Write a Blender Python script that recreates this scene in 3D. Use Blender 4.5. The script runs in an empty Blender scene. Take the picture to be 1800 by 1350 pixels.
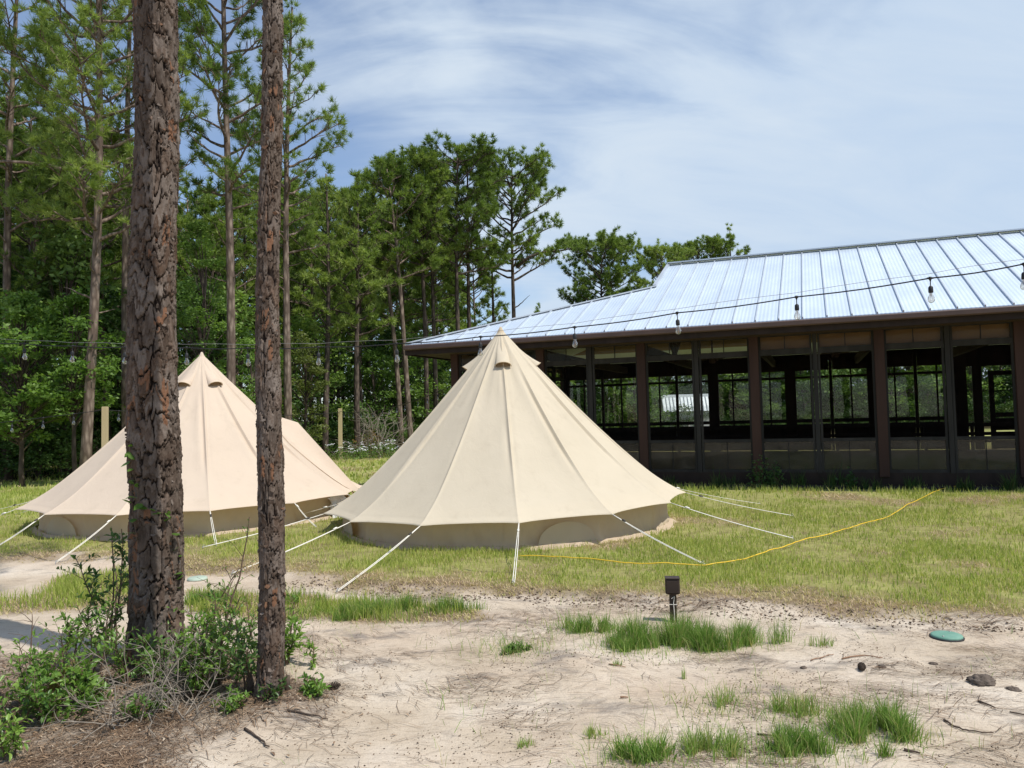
import bpy, math, random
import numpy as np
from mathutils import Vector, Matrix
rad = math.radians
scene = bpy.context.scene
col = scene.collection
# ---------------------------------------------------------------- camera
FOC, CX, CY = 1353.0, 900.0, 675.0
EYE = 1.6; PITCH = rad(2.2); ROLL = 0.027
_f = Vector((0, math.cos(PITCH), math.sin(PITCH))); _r0 = Vector((1, 0, 0)); _u0 = _r0.cross(_f)
_r = _r0*math.cos(ROLL) - _u0*math.sin(ROLL); _u = _u0*math.cos(ROLL) + _r0*math.sin(ROLL)
CAM = Vector((0, 0, EYE))
cd = bpy.data.cameras.new('camera'); cam = bpy.data.objects.new('camera', cd); col.objects.link(cam)
M = Matrix((_r, _u, -_f)).transposed().to_4x4(); M.translation = CAM
cam.matrix_world = M
cd.sensor_width = 36; cd.lens = 36*FOC/1800; cd.clip_start = .05; cd.clip_end = 2000
scene.camera = cam
def ray(px, py): return _f + _r*((px-CX)/FOC) + _u*(-(py-CY)/FOC)
def G(px, py, z=0.0):
    d = ray(px, py); t = (z-EYE)/d.z; p = CAM + d*t; return p.x, p.y
def AT(px, py, Y):
    d = ray(px, py); p = CAM + d*(Y/d.y); return p
def XAT(px, Y):       # x of the pixel column at horizon level at depth Y
    return AT(px, 727-(px-900)*.027, Y).x
# ---------------------------------------------------------------- noise
def _h(ix, iy, iz, s):
    ix = ix.astype(np.int64) & 0xffffffff; iy = iy.astype(np.int64) & 0xffffffff; iz = iz.astype(np.int64) & 0xffffffff
    n = (ix*374761393 + iy*668265263 + iz*2147483647 + s*974634777) & 0xffffffff
    n = ((n ^ (n >> 13))*1274126177) & 0xffffffff
    n = ((n ^ (n >> 16))*2246822519) & 0xffffffff
    return ((n ^ (n >> 15)) & 0xffffff)/float(0xffffff)
def vnoise(x, y, z=None, s=0):
    x = np.asarray(x, float); y = np.asarray(y, float); z = np.zeros_like(x) if z is None else np.asarray(z, float)
    x0, y0, z0 = np.floor(x), np.floor(y), np.floor(z); fx, fy, fz = x-x0, y-y0, z-z0
    fx = fx*fx*(3-2*fx); fy = fy*fy*(3-2*fy); fz = fz*fz*(3-2*fz); r = 0
    for a in (0, 1):
        for b in (0, 1):
            for c in (0, 1):
                r = r + _h(x0+a, y0+b, z0+c, s)*(fx if a else 1-fx)*(fy if b else 1-fy)*(fz if c else 1-fz)
    return r*2-1
def fbm(x, y, z=None, s=0, o=4):
    r = 0; a = 1; t = 0
    x = np.asarray(x, float); y = np.asarray(y, float)
    for k in range(o):
        r = r + a*vnoise(x*2**k+k*7.3, y*2**k-k*3.1, None if z is None else np.asarray(z)*2**k, s+k); t += a; a *= .5
    return r/t
def sstep(a, b, x):
    t = np.clip((x-a)/(b-a), 0, 1); return t*t*(3-2*t)
# ---------------------------------------------------------------- mesh helpers
def mk_mesh(name, V, faces, smooth=False, attrs=None):
    """faces: list of arrays (n,3) or (n,4), or one"""
    if not isinstance(faces, (list, tuple)): faces = [faces]
    faces = [np.asarray(f, np.int32) for f in faces if len(f)]
    V = np.asarray(V, np.float32).reshape(-1, 3)
    me = bpy.data.meshes.new(name)
    me.vertices.add(len(V)); me.vertices.foreach_set('co', V.ravel())
    idx = np.concatenate([f.ravel() for f in faces]); tot = np.concatenate([np.full(len(f), f.shape[1], np.int32) for f in faces])
    start = np.concatenate([[0], np.cumsum(tot)[:-1]]).astype(np.int32)
    me.loops.add(len(idx)); me.loops.foreach_set('vertex_index', idx)
    me.polygons.add(len(tot)); me.polygons.foreach_set('loop_start', start); me.polygons.foreach_set('loop_total', tot)
    if attrs:
        for k, a in attrs.items():
            at = me.attributes.new(k, 'FLOAT', 'POINT'); at.data.foreach_set('value', np.asarray(a, np.float32).ravel())
    me.update(calc_edges=True)
    me.polygons.foreach_set('use_smooth', np.full(len(tot), bool(smooth)))
    me.validate()
    return me
def tag(o, label=None, cat=None, group=None, kind=None):
    if label: o['label'] = label
    if cat: o['category'] = cat
    if group: o['group'] = group
    if kind: o['kind'] = kind
    return o
def link(name, me, mat=None, parent=None, loc=None):
    o = bpy.data.objects.new(name, me); col.objects.link(o)
    if mat is not None and me is not None and not me.materials:
        for m in (mat if isinstance(mat, (list, tuple)) else [mat]): me.materials.append(m)
    if parent is not None: o.parent = parent
    if loc is not None: o.location = loc
    return o
def empty(name, loc=(0, 0, 0), rz=0):
    o = bpy.data.objects.new(name, None); col.objects.link(o); o.location = loc; o.rotation_euler = (0, 0, rz); return o
class MB:
    def __init__(s): s.v = []; s.q = []; s.t = []; s.n = 0
    def add(s, V, q=None, t=None):
        V = np.asarray(V, float).reshape(-1, 3); s.v.append(V)
        if q is not None and len(q): s.q.append(np.asarray(q, np.int64)+s.n)
        if t is not None and len(t): s.t.append(np.asarray(t, np.int64)+s.n)
        s.n += len(V); return s
    def box(s, c, size, ax=None, bev=0):
        """box centred c, size along axes ax (3 vectors)"""
        ax = np.eye(3) if ax is None else np.asarray(ax, float); c = np.asarray(c, float); h = np.asarray(size, float)/2
        if bev <= 0:
            sg = np.array([[-1,-1,-1],[1,-1,-1],[1,1,-1],[-1,1,-1],[-1,-1,1],[1,-1,1],[1,1,1],[-1,1,1]], float)
            s.add(c+(sg*h)@ax, q=[[0,3,2,1],[4,5,6,7],[0,1,5,4],[1,2,6,5],[2,3,7,6],[3,0,4,7]])
        else:
            pts = []; 
            for (z, k) in ((-h[2], 1), (-h[2]+bev, 0), (h[2]-bev, 0), (h[2], 1)):
                a, b = h[0]-k*bev, h[1]-k*bev; g = bev*(.6 if not k else 1)
                pts += [[-a+g,-b,z],[a-g,-b,z],[a,-b+g,z],[a,b-g,z],[a-g,b,z],[-a+g,b,z],[-a,b-g,z],[-a,-b+g,z]]
            q = []
            for r in range(3):
                for i in range(8): j = (i+1) % 8; q.append([r*8+i, r*8+j, r*8+8+j, r*8+8+i])
            q += [[0,7,2,1],[7,6,3,2],[6,5,4,3]]; o = 24; q += [[o,o+1,o+2,o+7],[o+7,o+2,o+3,o+6],[o+6,o+3,o+4,o+5]]
            s.add(c+np.array(pts)@ax, q=q)
        return s
    def bar(s, p, q_, w, h, up=(0, 0, 1)):
        p = np.asarray(p, float); q_ = np.asarray(q_, float); d = q_-p; L = np.linalg.norm(d); d /= L
        up = np.asarray(up, float); sd = np.cross(up, d); n = np.linalg.norm(sd)
        if n < 1e-4: sd = np.array([1., 0, 0])
        else: sd /= n
        u = np.cross(d, sd); return s.box((p+q_)/2, (L, w, h), [d, sd, u])
    def tube(s, P, R, n=8, cap=True):
        P = np.asarray(P, float); m = len(P); R = np.broadcast_to(np.asarray(R, float), (m,))
        T = np.gradient(P, axis=0) if m > 2 else np.repeat([P[-1]-P[0]], m, 0)
        T /= np.maximum(np.linalg.norm(T, axis=1, keepdims=True), 1e-9)
        a = np.array([0, 0, 1.]) if abs(T[0][2]) < .9 else np.array([1., 0, 0]); X = np.cross(a, T[0]); X /= np.linalg.norm(X)
        rings = []
        for i in range(m):
            X = X-T[i]*np.dot(X, T[i]); X /= max(np.linalg.norm(X), 1e-9); Y = np.cross(T[i], X)
            th = np.arange(n)*2*math.pi/n
            rings.append(P[i]+R[i]*(np.cos(th)[:, None]*X+np.sin(th)[:, None]*Y))
        i = np.arange(m-1)[:, None]*n; j = np.arange(n)[None]; k = (j+1) % n
        q = np.stack([i+j, i+k, i+n+k, i+n+j], -1).reshape(-1, 4)
        V = np.concatenate(rings); t = []
        if cap:
            V = np.concatenate([V, P[:1], P[-1:]]); c0, c1 = m*n, m*n+1
            t = [[c0, (x+1) % n, x] for x in range(n)]+[[c1, (m-1)*n+x, (m-1)*n+(x+1) % n] for x in range(n)]
        return s.add(V, q=q, t=t)
    def lathe(s, prof, c=(0, 0, 0), n=16):
        prof = np.asarray(prof, float); m = len(prof); th = np.arange(n)*2*math.pi/n
        V = np.stack([prof[:, 0][:, None]*np.cos(th), prof[:, 0][:, None]*np.sin(th), np.repeat(prof[:, 1][:, None], n, 1)], -1).reshape(-1, 3)
        i = np.arange(m-1)[:, None]*n; j = np.arange(n)[None]; k = (j+1) % n
        return s.add(V+np.asarray(c, float), q=np.stack([i+j, i+k, i+n+k, i+n+j], -1).reshape(-1, 4))
    def mesh(s, name, smooth=False, attrs=None):
        f = []
        if s.q: f.append(np.concatenate(s.q))
        if s.t: f.append(np.concatenate(s.t))
        return mk_mesh(name, np.concatenate(s.v), f, smooth, attrs)
    def build(s, name, mat, parent=None, smooth=False): return link(name, s.mesh(name, smooth), mat, parent)
def grid_faces(m, n, wrap=False):
    i = np.arange(m-1)[:, None]; j = np.arange(n if wrap else n-1)[None]; k = (j+1) % n
    return np.stack([i*n+j, i*n+k, (i+1)*n+k, (i+1)*n+j], -1).reshape(-1, 4)
def copy_tree(o, parent=None):
    c = o.copy(); col.objects.link(c)
    if parent is not None: c.parent = parent
    for ch in list(o.children): copy_tree(ch, c)
    return c
# ---------------------------------------------------------------- materials
class NT:
    def __init__(s, name):
        s.m = bpy.data.materials.new(name); s.m.use_nodes = True; s.t = s.m.node_tree; s.t.nodes.clear()
        s.out = s.n('ShaderNodeOutputMaterial')
    def n(s, typ, **kw):
        x = s.t.nodes.new(typ)
        for k, v in kw.items():
            if hasattr(x, k) and not k[0].isupper(): setattr(x, k, v)
        return x
    def l(s, a, b): s.t.links.new(a, b)
    def set(s, sock, v):
        if hasattr(v, 'is_linked') or hasattr(v, 'links'): s.l(v, sock)
        else: sock.default_value = v
    def pos(s):
        return s.n('ShaderNodeNewGeometry').outputs['Position']
    def obj(s): return s.n('ShaderNodeTexCoord').outputs['Object']
    def mapv(s, v, scale=(1, 1, 1), rot=(0, 0, 0)):
        x = s.n('ShaderNodeMapping'); x.inputs['Scale'].default_value = scale; x.inputs['Rotation'].default_value = rot; s.l(v, x.inputs[0]); return x.outputs[0]
    def noise(s, v, scale, detail=4, rough=.55, dist=0):
        x = s.n('ShaderNodeTexNoise'); s.l(v, x.inputs['Vector']); x.inputs['Scale'].default_value = scale; x.inputs['Detail'].default_value = detail
        x.inputs['Roughness'].default_value = rough; x.inputs['Distortion'].default_value = dist; return x.outputs['Fac']
    def voro(s, v, scale, feature='F1', out='Distance'):
        x = s.n('ShaderNodeTexVoronoi'); x.feature = feature; s.l(v, x.inputs['Vector']); x.inputs['Scale'].default_value = scale; return x.outputs[out]
    def attr(s, name): 
        x = s.n('ShaderNodeAttribute'); x.attribute_name = name; return x.outputs['Fac']
    def ramp(s, fac, stops, interp='LINEAR'):
        x = s.n('ShaderNodeValToRGB'); x.color_ramp.interpolation = interp; e = x.color_ramp.elements
        while len(e) < len(stops): e.new(.5)
        for i, (p, c) in enumerate(stops):
            e[i].position = p; e[i].color = (*c, 1) if len(c) == 3 else c
        s.l(fac, x.inputs[0]); return x.outputs[0]
    def rng(s, fac, a, b, c=0, d=1):
        x = s.n('ShaderNodeMapRange'); s.l(fac, x.inputs[0]); x.inputs[1].default_value = a; x.inputs[2].default_value = b; x.inputs[3].default_value = c; x.inputs[4].default_value = d; return x.outputs[0]
    def math(s, op, a, b=0.):
        x = s.n('ShaderNodeMath'); x.operation = op; s.set(x.inputs[0], a); s.set(x.inputs[1], b); return x.outputs[0]
    def mix(s, fac, a, b, mode='MIX'):
        x = s.n('ShaderNodeMix'); x.data_type = 'RGBA'; x.blend_type = mode; s.set(x.inputs[0], fac)
        for sock, v in ((x.inputs[6], a), (x.inputs[7], b)):
            if isinstance(v, tuple): sock.default_value = (*v, 1) if len(v) == 3 else v
            else: s.l(v, sock)
        return x.outputs[2]
    def bump(s, h, strength=.5, dist=.01, nrm=None):
        x = s.n('ShaderNodeBump'); x.inputs['Strength'].default_value = strength; x.inputs['Distance'].default_value = dist; s.l(h, x.inputs['Height'])
        if nrm is not None: s.l(nrm, x.inputs['Normal'])
        return x.outputs[0]
    def pbsdf(s, color, rough=.7, spec=.3, metal=0, nrm=None, link_out=True, **kw):
        x = s.n('ShaderNodeBsdfPrincipled')
        if isinstance(color, tuple): x.inputs['Base Color'].default_value = (*color, 1)
        else: s.l(color, x.inputs['Base Color'])
        s.set(x.inputs['Roughness'], rough); x.inputs['Specular IOR Level'].default_value = spec; x.inputs['Metallic'].default_value = metal
        if nrm is not None: s.l(nrm, x.inputs['Normal'])
        for k, v in kw.items(): x.inputs[k].default_value = v
        if link_out: s.l(x.outputs[0], s.out.inputs[0])
        return x.outputs[0]
    def leafy(s, color, trans=.35, rough=.5, spec=.25, tcol=None, nrm=None):
        a = s.pbsdf(color, rough, spec, link_out=False, nrm=nrm)
        t = s.n('ShaderNodeBsdfTranslucent'); c2 = tcol or color
        if isinstance(c2, tuple): t.inputs[0].default_value = (*c2, 1)
        else: s.l(c2, t.inputs[0])
        x = s.n('ShaderNodeMixShader'); x.inputs[0].default_value = trans; s.l(a, x.inputs[1]); s.l(t.outputs[0], x.inputs[2]); s.l(x.outputs[0], s.out.inputs[0])
        return s.m
def simple(name, c1, c2=None, scale=8, rough=.7, spec=.3, metal=0, bump=.0, bscale=60, stretch=(1, 1, 1), bdist=.004):
    t = NT(name); v = t.mapv(t.obj(), stretch)
    c = t.mix(t.rng(t.noise(v, scale), .3, .7), c1, c2 or c1)
    nr = t.bump(t.noise(v, bscale, 6, .65), bump, bdist) if bump else None
    t.pbsdf(c, rough, spec, metal, nr); return t.m
def foliage(name, dark, mid, light, trans=.35, scale=.9, tint=.0, rough=.5, spec=.25):
    t = NT(name); p = t.pos(); oi = t.n('ShaderNodeObjectInfo').outputs['Random']
    n1 = t.noise(p, scale, 2); n2 = t.noise(p, scale*9, 3, .7)
    f = t.math('ADD', t.math('MULTIPLY', n1, .45), t.math('MULTIPLY', n2, .55))
    f = t.math('ADD', f, t.math('MULTIPLY', t.math('SUBTRACT', oi, .5), .16))
    c = t.ramp(f, [(.36, dark), (.5, mid), (.64, light)])
    tc = t.mix(1.0, c, (1.25, 1.35, .7), 'MULTIPLY')
    return t.leafy(c, trans, rough, spec, tc)
# ---------------------------------------------------------------- light and sky
SUN = Vector((.42, -.25, 0.87)).normalized()
el = math.asin(SUN.z); az = math.atan2(SUN.x, SUN.y)
w = bpy.data.worlds.new('World'); scene.world = w; w.use_nodes = True
nt = w.node_tree; nt.nodes.clear()
def wn(t, **k):
    x = nt.nodes.new(t)
    for a, b in k.items(): setattr(x, a, b)
    return x
sky = wn('ShaderNodeTexSky', sky_type='NISHITA', sun_disc=False); sky.sun_elevation = el; sky.sun_rotation = az
sky.air_density = 1.0; sky.dust_density = .15; sky.ozone_density = 1.5
tc = wn('ShaderNodeTexCoord')
sep = wn('ShaderNodeSeparateXYZ'); nt.links.new(tc.outputs['Generated'], sep.inputs[0])
def wm(op, a, b=0., c=None):
    x = wn('ShaderNodeMath', operation=op)
    for i, v in enumerate((a, b) if c is None else (a, b, c)):
        if isinstance(v, (int, float)): x.inputs[i].default_value = v
        else: nt.links.new(v, x.inputs[i])
    return x.outputs[0]
# project direction onto a cloud plane
zz = wm('MAXIMUM', wm('ADD', sep.outputs[2], .62), .05)
cmb = wn('ShaderNodeCombineXYZ'); nt.links.new(wm('DIVIDE', sep.outputs[0], zz), cmb.inputs[0]); nt.links.new(wm('DIVIDE', sep.outputs[1], zz), cmb.inputs[1])
def wnoise(scale, rot, st, det, rough, dist, off=(0, 0, 0)):
    mp = wn('ShaderNodeMapping'); mp.inputs['Rotation'].default_value = (0, 0, rot); mp.inputs['Scale'].default_value = st; mp.inputs['Location'].default_value = off
    nt.links.new(cmb.outputs[0], mp.inputs[0]); x = wn('ShaderNodeTexNoise'); nt.links.new(mp.outputs[0], x.inputs['Vector'])
    x.inputs['Scale'].default_value = scale; x.inputs['Detail'].default_value = det; x.inputs['Roughness'].default_value = rough; x.inputs['Distortion'].default_value = dist
    return x.outputs['Fac']
n1 = wnoise(3.0, rad(-48), (.5, 1.0, 1), 9, .5, .7, (2.3, .4, 0))
n2 = wnoise(7.0, rad(-55), (.34, 1.2, 1), 10, .56, 1.0, (0, 1.7, 0))
bias = wm('ADD', wm('MULTIPLY', sep.outputs[0], .85), -.45)         # the veil thickens towards the east of the view
hor = wm('MULTIPLY', wm('SUBTRACT', .45, sep.outputs[2]), .42)
f = wm('ADD', wm('ADD', wm('MULTIPLY', n1, 1.5), wm('MULTIPLY', n2, .55)), wm('ADD', bias, hor))
mr = wn('ShaderNodeMapRange', interpolation_type='SMOOTHSTEP'); nt.links.new(f, mr.inputs[0]); mr.inputs[1].default_value = .50; mr.inputs[2].default_value = .92; mr.inputs[3].default_value = .18; mr.inputs[4].default_value = .93
ccol = wn('ShaderNodeValToRGB'); e = ccol.color_ramp.elements; e[0].position = .3; e[0].color = (.60, .77, 1.0, 1); e[1].position = .7; e[1].color = (.84, .95, 1.06, 1)
nt.links.new(wm('ADD', wm('MULTIPLY', n2, .6), wm('MULTIPLY', n1, .4)), ccol.inputs[0])
cs = wn('ShaderNodeVectorMath', operation='SCALE'); nt.links.new(ccol.outputs[0], cs.inputs[0]); cs.inputs['Scale'].default_value = 6.6
skt = wn('ShaderNodeMix', data_type='RGBA', blend_type='MULTIPLY'); skt.inputs[0].default_value = 1; nt.links.new(sky.outputs[0], skt.inputs[6]); skt.inputs[7].default_value = (.95, 1.02, 1.12, 1)
mx = wn('ShaderNodeMix', data_type='RGBA'); nt.links.new(mr.outputs[0], mx.inputs[0]); nt.links.new(skt.outputs[2], mx.inputs[6]); nt.links.new(cs.outputs[0], mx.inputs[7])
bg = wn('ShaderNodeBackground'); bg.inputs[1].default_value = .13; nt.links.new(mx.outputs[2], bg.inputs[0])
wo = wn('ShaderNodeOutputWorld'); nt.links.new(bg.outputs[0], wo.inputs[0])
ld = bpy.data.lights.new('sun', 'SUN'); ld.energy = 4.6; ld.angle = rad(.53); ld.color = (1, .95, .87)
lo = bpy.data.objects.new('sun', ld); col.objects.link(lo); lo.rotation_euler = (-SUN).to_track_quat('-Z', 'Y').to_euler(); lo.location = SUN*60
scene.view_settings.view_transform = 'Standard'; scene.view_settings.look = 'None'; scene.view_settings.exposure = 0; scene.view_settings.gamma = 1
scene.render.engine = 'CYCLES'; c = scene.cycles
c.max_bounces = 7; c.diffuse_bounces = 3; c.glossy_bounces = 3; c.transmission_bounces = 4; c.transparent_max_bounces = 14; c.caustics_reflective = False; c.caustics_refractive = False
c.use_denoising = True
c.sample_clamp_indirect = 8

# ---------------------------------------------------------------- regions of the ground (world metres)
def poly_world(pts): return np.array([G(*p) for p in pts])
def sdist(P, x, y):
    """signed distance (+ inside) of points to polygon"""
    x = np.asarray(x, float); y = np.asarray(y, float); d = np.full(x.shape, 1e9); ins = np.zeros(x.shape, bool); n = len(P)
    for i in range(n):
        ax, ay = P[i]; bx, by = P[(i+1) % n]; ex, ey = bx-ax, by-ay; L = ex*ex+ey*ey
        t = np.clip(((x-ax)*ex+(y-ay)*ey)/max(L, 1e-12), 0, 1); d = np.minimum(d, np.hypot(x-ax-t*ex, y-ay-t*ey))
        if ay != by: ins ^= ((ay > y) != (by > y)) & (x < (bx-ax)*(y-ay)/(by-ay)+ax)
    return np.where(ins, d, -d)
edge = [G(*p) for p in [(-500, 992), (0, 988), (110, 984), (230, 996), (420, 1012), (560, 1030), (700, 1040), (800, 1052), (900, 1046), (1010, 1055), (1100, 1060), (1250, 1072), (1400, 1080), (1600, 1094), (1800, 1104), (2200, 1120)]]
LAWN = np.array(edge+[(40, 8), (60, 60), (-60, 60), (-40, 10)])
STRIP = poly_world([(325, 1040), (430, 1040), (520, 1048), (640, 1055), (760, 1064), (850, 1078), (845, 1092), (760, 1090), (640, 1092), (560, 1088), (480, 1090), (400, 1082), (330, 1078)])
LEFTP = poly_world([(-120, 1062), (60, 1048), (120, 1015), (240, 1006), (240, 1070), (90, 1074), (-120, 1092)])
LITTER = poly_world([(-500, 1168), (60, 1172), (200, 1158), (330, 1140), (430, 1150), (520, 1190), (565, 1225), (560, 1250), (440, 1275), (330, 1300), (270, 1420), (-600, 1420)])
def lawn_mask(x, y):
    n = fbm(x*1.7, y*1.7, s=3)*.35+fbm(x*7, y*7, s=8, o=2)*.10
    m = sstep(-.12, .25, sdist(LAWN, x, y)+n)
    m2 = sstep(-.05, .12, sdist(STRIP, x, y)+n*.35); m3 = sstep(-.1, .15, sdist(LEFTP, x, y)+n*.5)
    return np.maximum(m, np.maximum(m2*.95, m3*.8))
def litter_mask(x, y):
    return sstep(-.22, .40, sdist(LITTER, x, y)+fbm(x*2.2, y*2.2, s=21)*.42)*(.55+.45*sstep(-.3, .2, fbm(x*3.5, y*3.5, s=22)))
T1 = G(272, 1168); T2 = G(472, 1240)
def dead_mask(x, y):       # thin brown patches in the turf
    e = sdist(LAWN, x, y); a = sstep(.75, .05, e+fbm(x*2.1, y*2.1, s=5)*.55)
    b = sstep(.05, .38, fbm(x*.75+3, y*.75, s=33))
    return np.clip(np.maximum(a, b*.8), 0, 1)
def gz(x, y):
    x = np.asarray(x, float); y = np.asarray(y, float)
    near = sstep(16, 9, y)
    z = near*(fbm(x*.8, y*.8, s=11)*.035+fbm(x*3.1, y*3.1, s=12, o=3)*.014+fbm(x*9, y*9, s=13, o=3)*.006)
    z = z+.05*sstep(-.02, .16, sdist(LAWN, x, y)+fbm(x*3, y*3, s=15)*.12)*sstep(30, 14, y)
    for (tx, ty), a, r in ((T1, .06, .55), (T2, .05, .30)):
        z = z+a*np.exp(-((x-tx)**2+(y-ty)**2)/(r*r))
    return z
def gz1(x, y): return float(gz(np.array([x]), np.array([y]))[0])
# ground sheet
xs = np.concatenate([-np.geomspace(260, 6.2, 34), np.arange(-6, 8.01, .05), np.geomspace(8.3, 260, 34)])
ys = np.concatenate([np.array([-60, -30, -12, -5, -2, 0, 1, 2, 2.6]), np.arange(3, 8, .035), np.arange(8, 13, .07), np.geomspace(13.1, 420, 60)])
Xg, Yg = np.meshgrid(xs, ys); Zg = gz(Xg, Yg)
V = np.stack([Xg, Yg, Zg], -1).reshape(-1, 3)
lm = lawn_mask(Xg, Yg); li = litter_mask(Xg, Yg); dm = dead_mask(Xg, Yg)
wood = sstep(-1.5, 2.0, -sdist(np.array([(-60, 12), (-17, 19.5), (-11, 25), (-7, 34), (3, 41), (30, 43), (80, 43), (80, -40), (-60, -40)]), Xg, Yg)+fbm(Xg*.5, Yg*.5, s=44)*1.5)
g = NT('ground_sand_and_turf'); p = g.pos()
base = g.ramp(g.noise(p, 1.1, 5, .6), [(.3, (.40, .325, .24)), (.5, (.55, .465, .365)), (.72, (.66, .585, .495))])
pk = g.rng(g.noise(g.mapv(p, (.35, .8, 1)), .8, 3), .45, .62); base = g.mix(g.math('MULTIPLY', pk, .45), base, (.50, .385, .29))
grey = g.rng(g.noise(g.mapv(p, (1, 1.6, 1), (0, 0, .3)), 1.7, 6, .7), .55, .68); base = g.mix(g.math('MULTIPLY', grey, .9), base, (.235, .205, .18))
sp = g.rng(g.voro(p, 55), .0, .16, 1, 0); spm = g.rng(g.noise(p, 2.4, 3), .42, .62); base = g.mix(g.math('MULTIPLY', g.math('MULTIPLY', sp, spm), .75), base, (.10, .07, .05))
sp2 = g.rng(g.noise(p, 130, 2, .8), .56, .66); base = g.mix(g.math('MULTIPLY', sp2, .35), base, (.22, .17, .13))
pinel = g.rng(g.noise(g.mapv(p, (1, 5, 1), (0, 0, .2)), 9, 6, .7, .8), .54, .62); base = g.mix(g.math('MULTIPLY', pinel, .3), base, (.19, .12, .075))
turf = g.ramp(g.noise(p, 5, 6, .7), [(.3, (.15, .12, .06)), (.5, (.26, .24, .095)), (.7, (.34, .34, .12))])
turff = g.ramp(g.noise(p, .35, 6, .65), [(.35, (.27, .29, .095)), (.65, (.37, .375, .14))])
y_ = g.n('ShaderNodeSeparateXYZ'); g.l(p, y_.inputs[0])
turf = g.mix(g.rng(y_.outputs[1], 11, 17), turf, turff)
dead = g.ramp(g.noise(p, 14, 6, .75), [(.3, (.09, .06, .038)), (.5, (.20, .145, .095)), (.7, (.33, .25, .17))])
turf = g.mix(g.attr('dead'), turf, dead)
lit = g.ramp(g.noise(g.mapv(p, (1, 2.5, 1), (0, 0, .5)), 11, 7, .75, .6), [(.32, (.035, .027, .022)), (.45, (.11, .08, .06)), (.54, (.20, .155, .12)), (.64, (.44, .39, .33))])
cc = g.mix(g.attr('litter'), base, lit); cc = g.mix(g.attr('lawn'), cc, turf)
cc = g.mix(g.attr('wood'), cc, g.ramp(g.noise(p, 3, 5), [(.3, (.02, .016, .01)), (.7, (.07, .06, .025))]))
h = g.math('ADD', g.math('MULTIPLY', g.noise(p, 14, 7, .7), 1.0), g.math('MULTIPLY', g.noise(p, 90, 3, .7), .22))
g.pbsdf(cc, .95, .08, 0, g.bump(h, .75, .024))
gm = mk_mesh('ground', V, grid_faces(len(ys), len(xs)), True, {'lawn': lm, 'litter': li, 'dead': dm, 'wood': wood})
tag(link('ground', gm, g.m), kind='structure')

# ---------------------------------------------------------------- blades
RS = np.random.default_rng(5)
def blades(x, y, z, h, wd, lean, var, seg2=True, R=RS, az=None):
    n = len(x); a = R.uniform(0, 2*math.pi, n) if az is None else az; s = R.uniform(0, 2*math.pi, n)
    dx, dy = np.cos(a)*lean*h, np.sin(a)*lean*h; sx, sy = np.cos(s)*wd/2, np.sin(s)*wd/2
    b0 = np.stack([x-sx, y-sy, z-.004], -1); b1 = np.stack([x+sx, y+sy, z-.004], -1)
    hh = h*np.sqrt(np.maximum(1-np.minimum(lean, .95)**2, .08))
    tip = np.stack([x+dx, y+dy, z+hh], -1)
    if seg2:
        mx_ = x+dx*.32; my = y+dy*.32; mz = z+hh*.58
        m0 = np.stack([mx_-sx*.8, my-sy*.8, mz], -1); m1 = np.stack([mx_+sx*.8, my+sy*.8, mz], -1)
        V = np.stack([b0, b1, m1, m0, tip], 1).reshape(-1, 3); i = np.arange(n)[:, None]*5
        return V, [i+np.array([[0, 1, 2, 3]]), i+np.array([[3, 2, 4]])], np.repeat(var, 5)
    V = np.stack([b0, b1, tip], 1).reshape(-1, 3); i = np.arange(n)[:, None]*3
    return V, [i+np.array([[0, 1, 2]])], np.repeat(var, 3)
def grass_mat(name, stops, trans=.35):
    t = NT(name); v = t.attr('var'); p = t.pos()
    f = t.math('ADD', v, t.math('MULTIPLY', t.math('SUBTRACT', t.noise(p, 1.3, 3), .5), .5))
    c = t.ramp(f, stops); return t.leafy(c, trans, .55, .2, t.mix(1., c, (1.2, 1.3, .7), 'MULTIPLY'))
M_turf = grass_mat('turf_blades', [(.0, (.23, .31, .06)), (.35, (.39, .45, .105)), (.6, (.50, .51, .165)), (.8, (.56, .49, .25)), (.95, (.56, .43, .29))])
M_tuft = grass_mat('tuft_blades', [(.0, (.13, .23, .045)), (.45, (.21, .35, .075)), (.75, (.32, .41, .12)), (.95, (.48, .41, .22))])
def scatter(n, x0, x1, y0, y1, dens, R=RS):
    x = R.uniform(x0, x1, n); y = R.uniform(y0, y1, n); k = R.uniform(0, 1, n) < dens(x, y); return x[k], y[k]
TENTS = []   # filled by discs (x,y,r) where turf is covered
TC1 = np.array(G(884, 905)); TC1 = np.array([XAT(884, 11.15), 11.15]); TC2 = np.array([XAT(356, 12.75), 12.75])
def free(x, y, r=2.28):
    k = np.ones(len(x), bool)
    for c_ in (TC1, TC2): k &= np.hypot(x-c_[0], y-c_[1]) > r
    return k
parts = []
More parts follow.
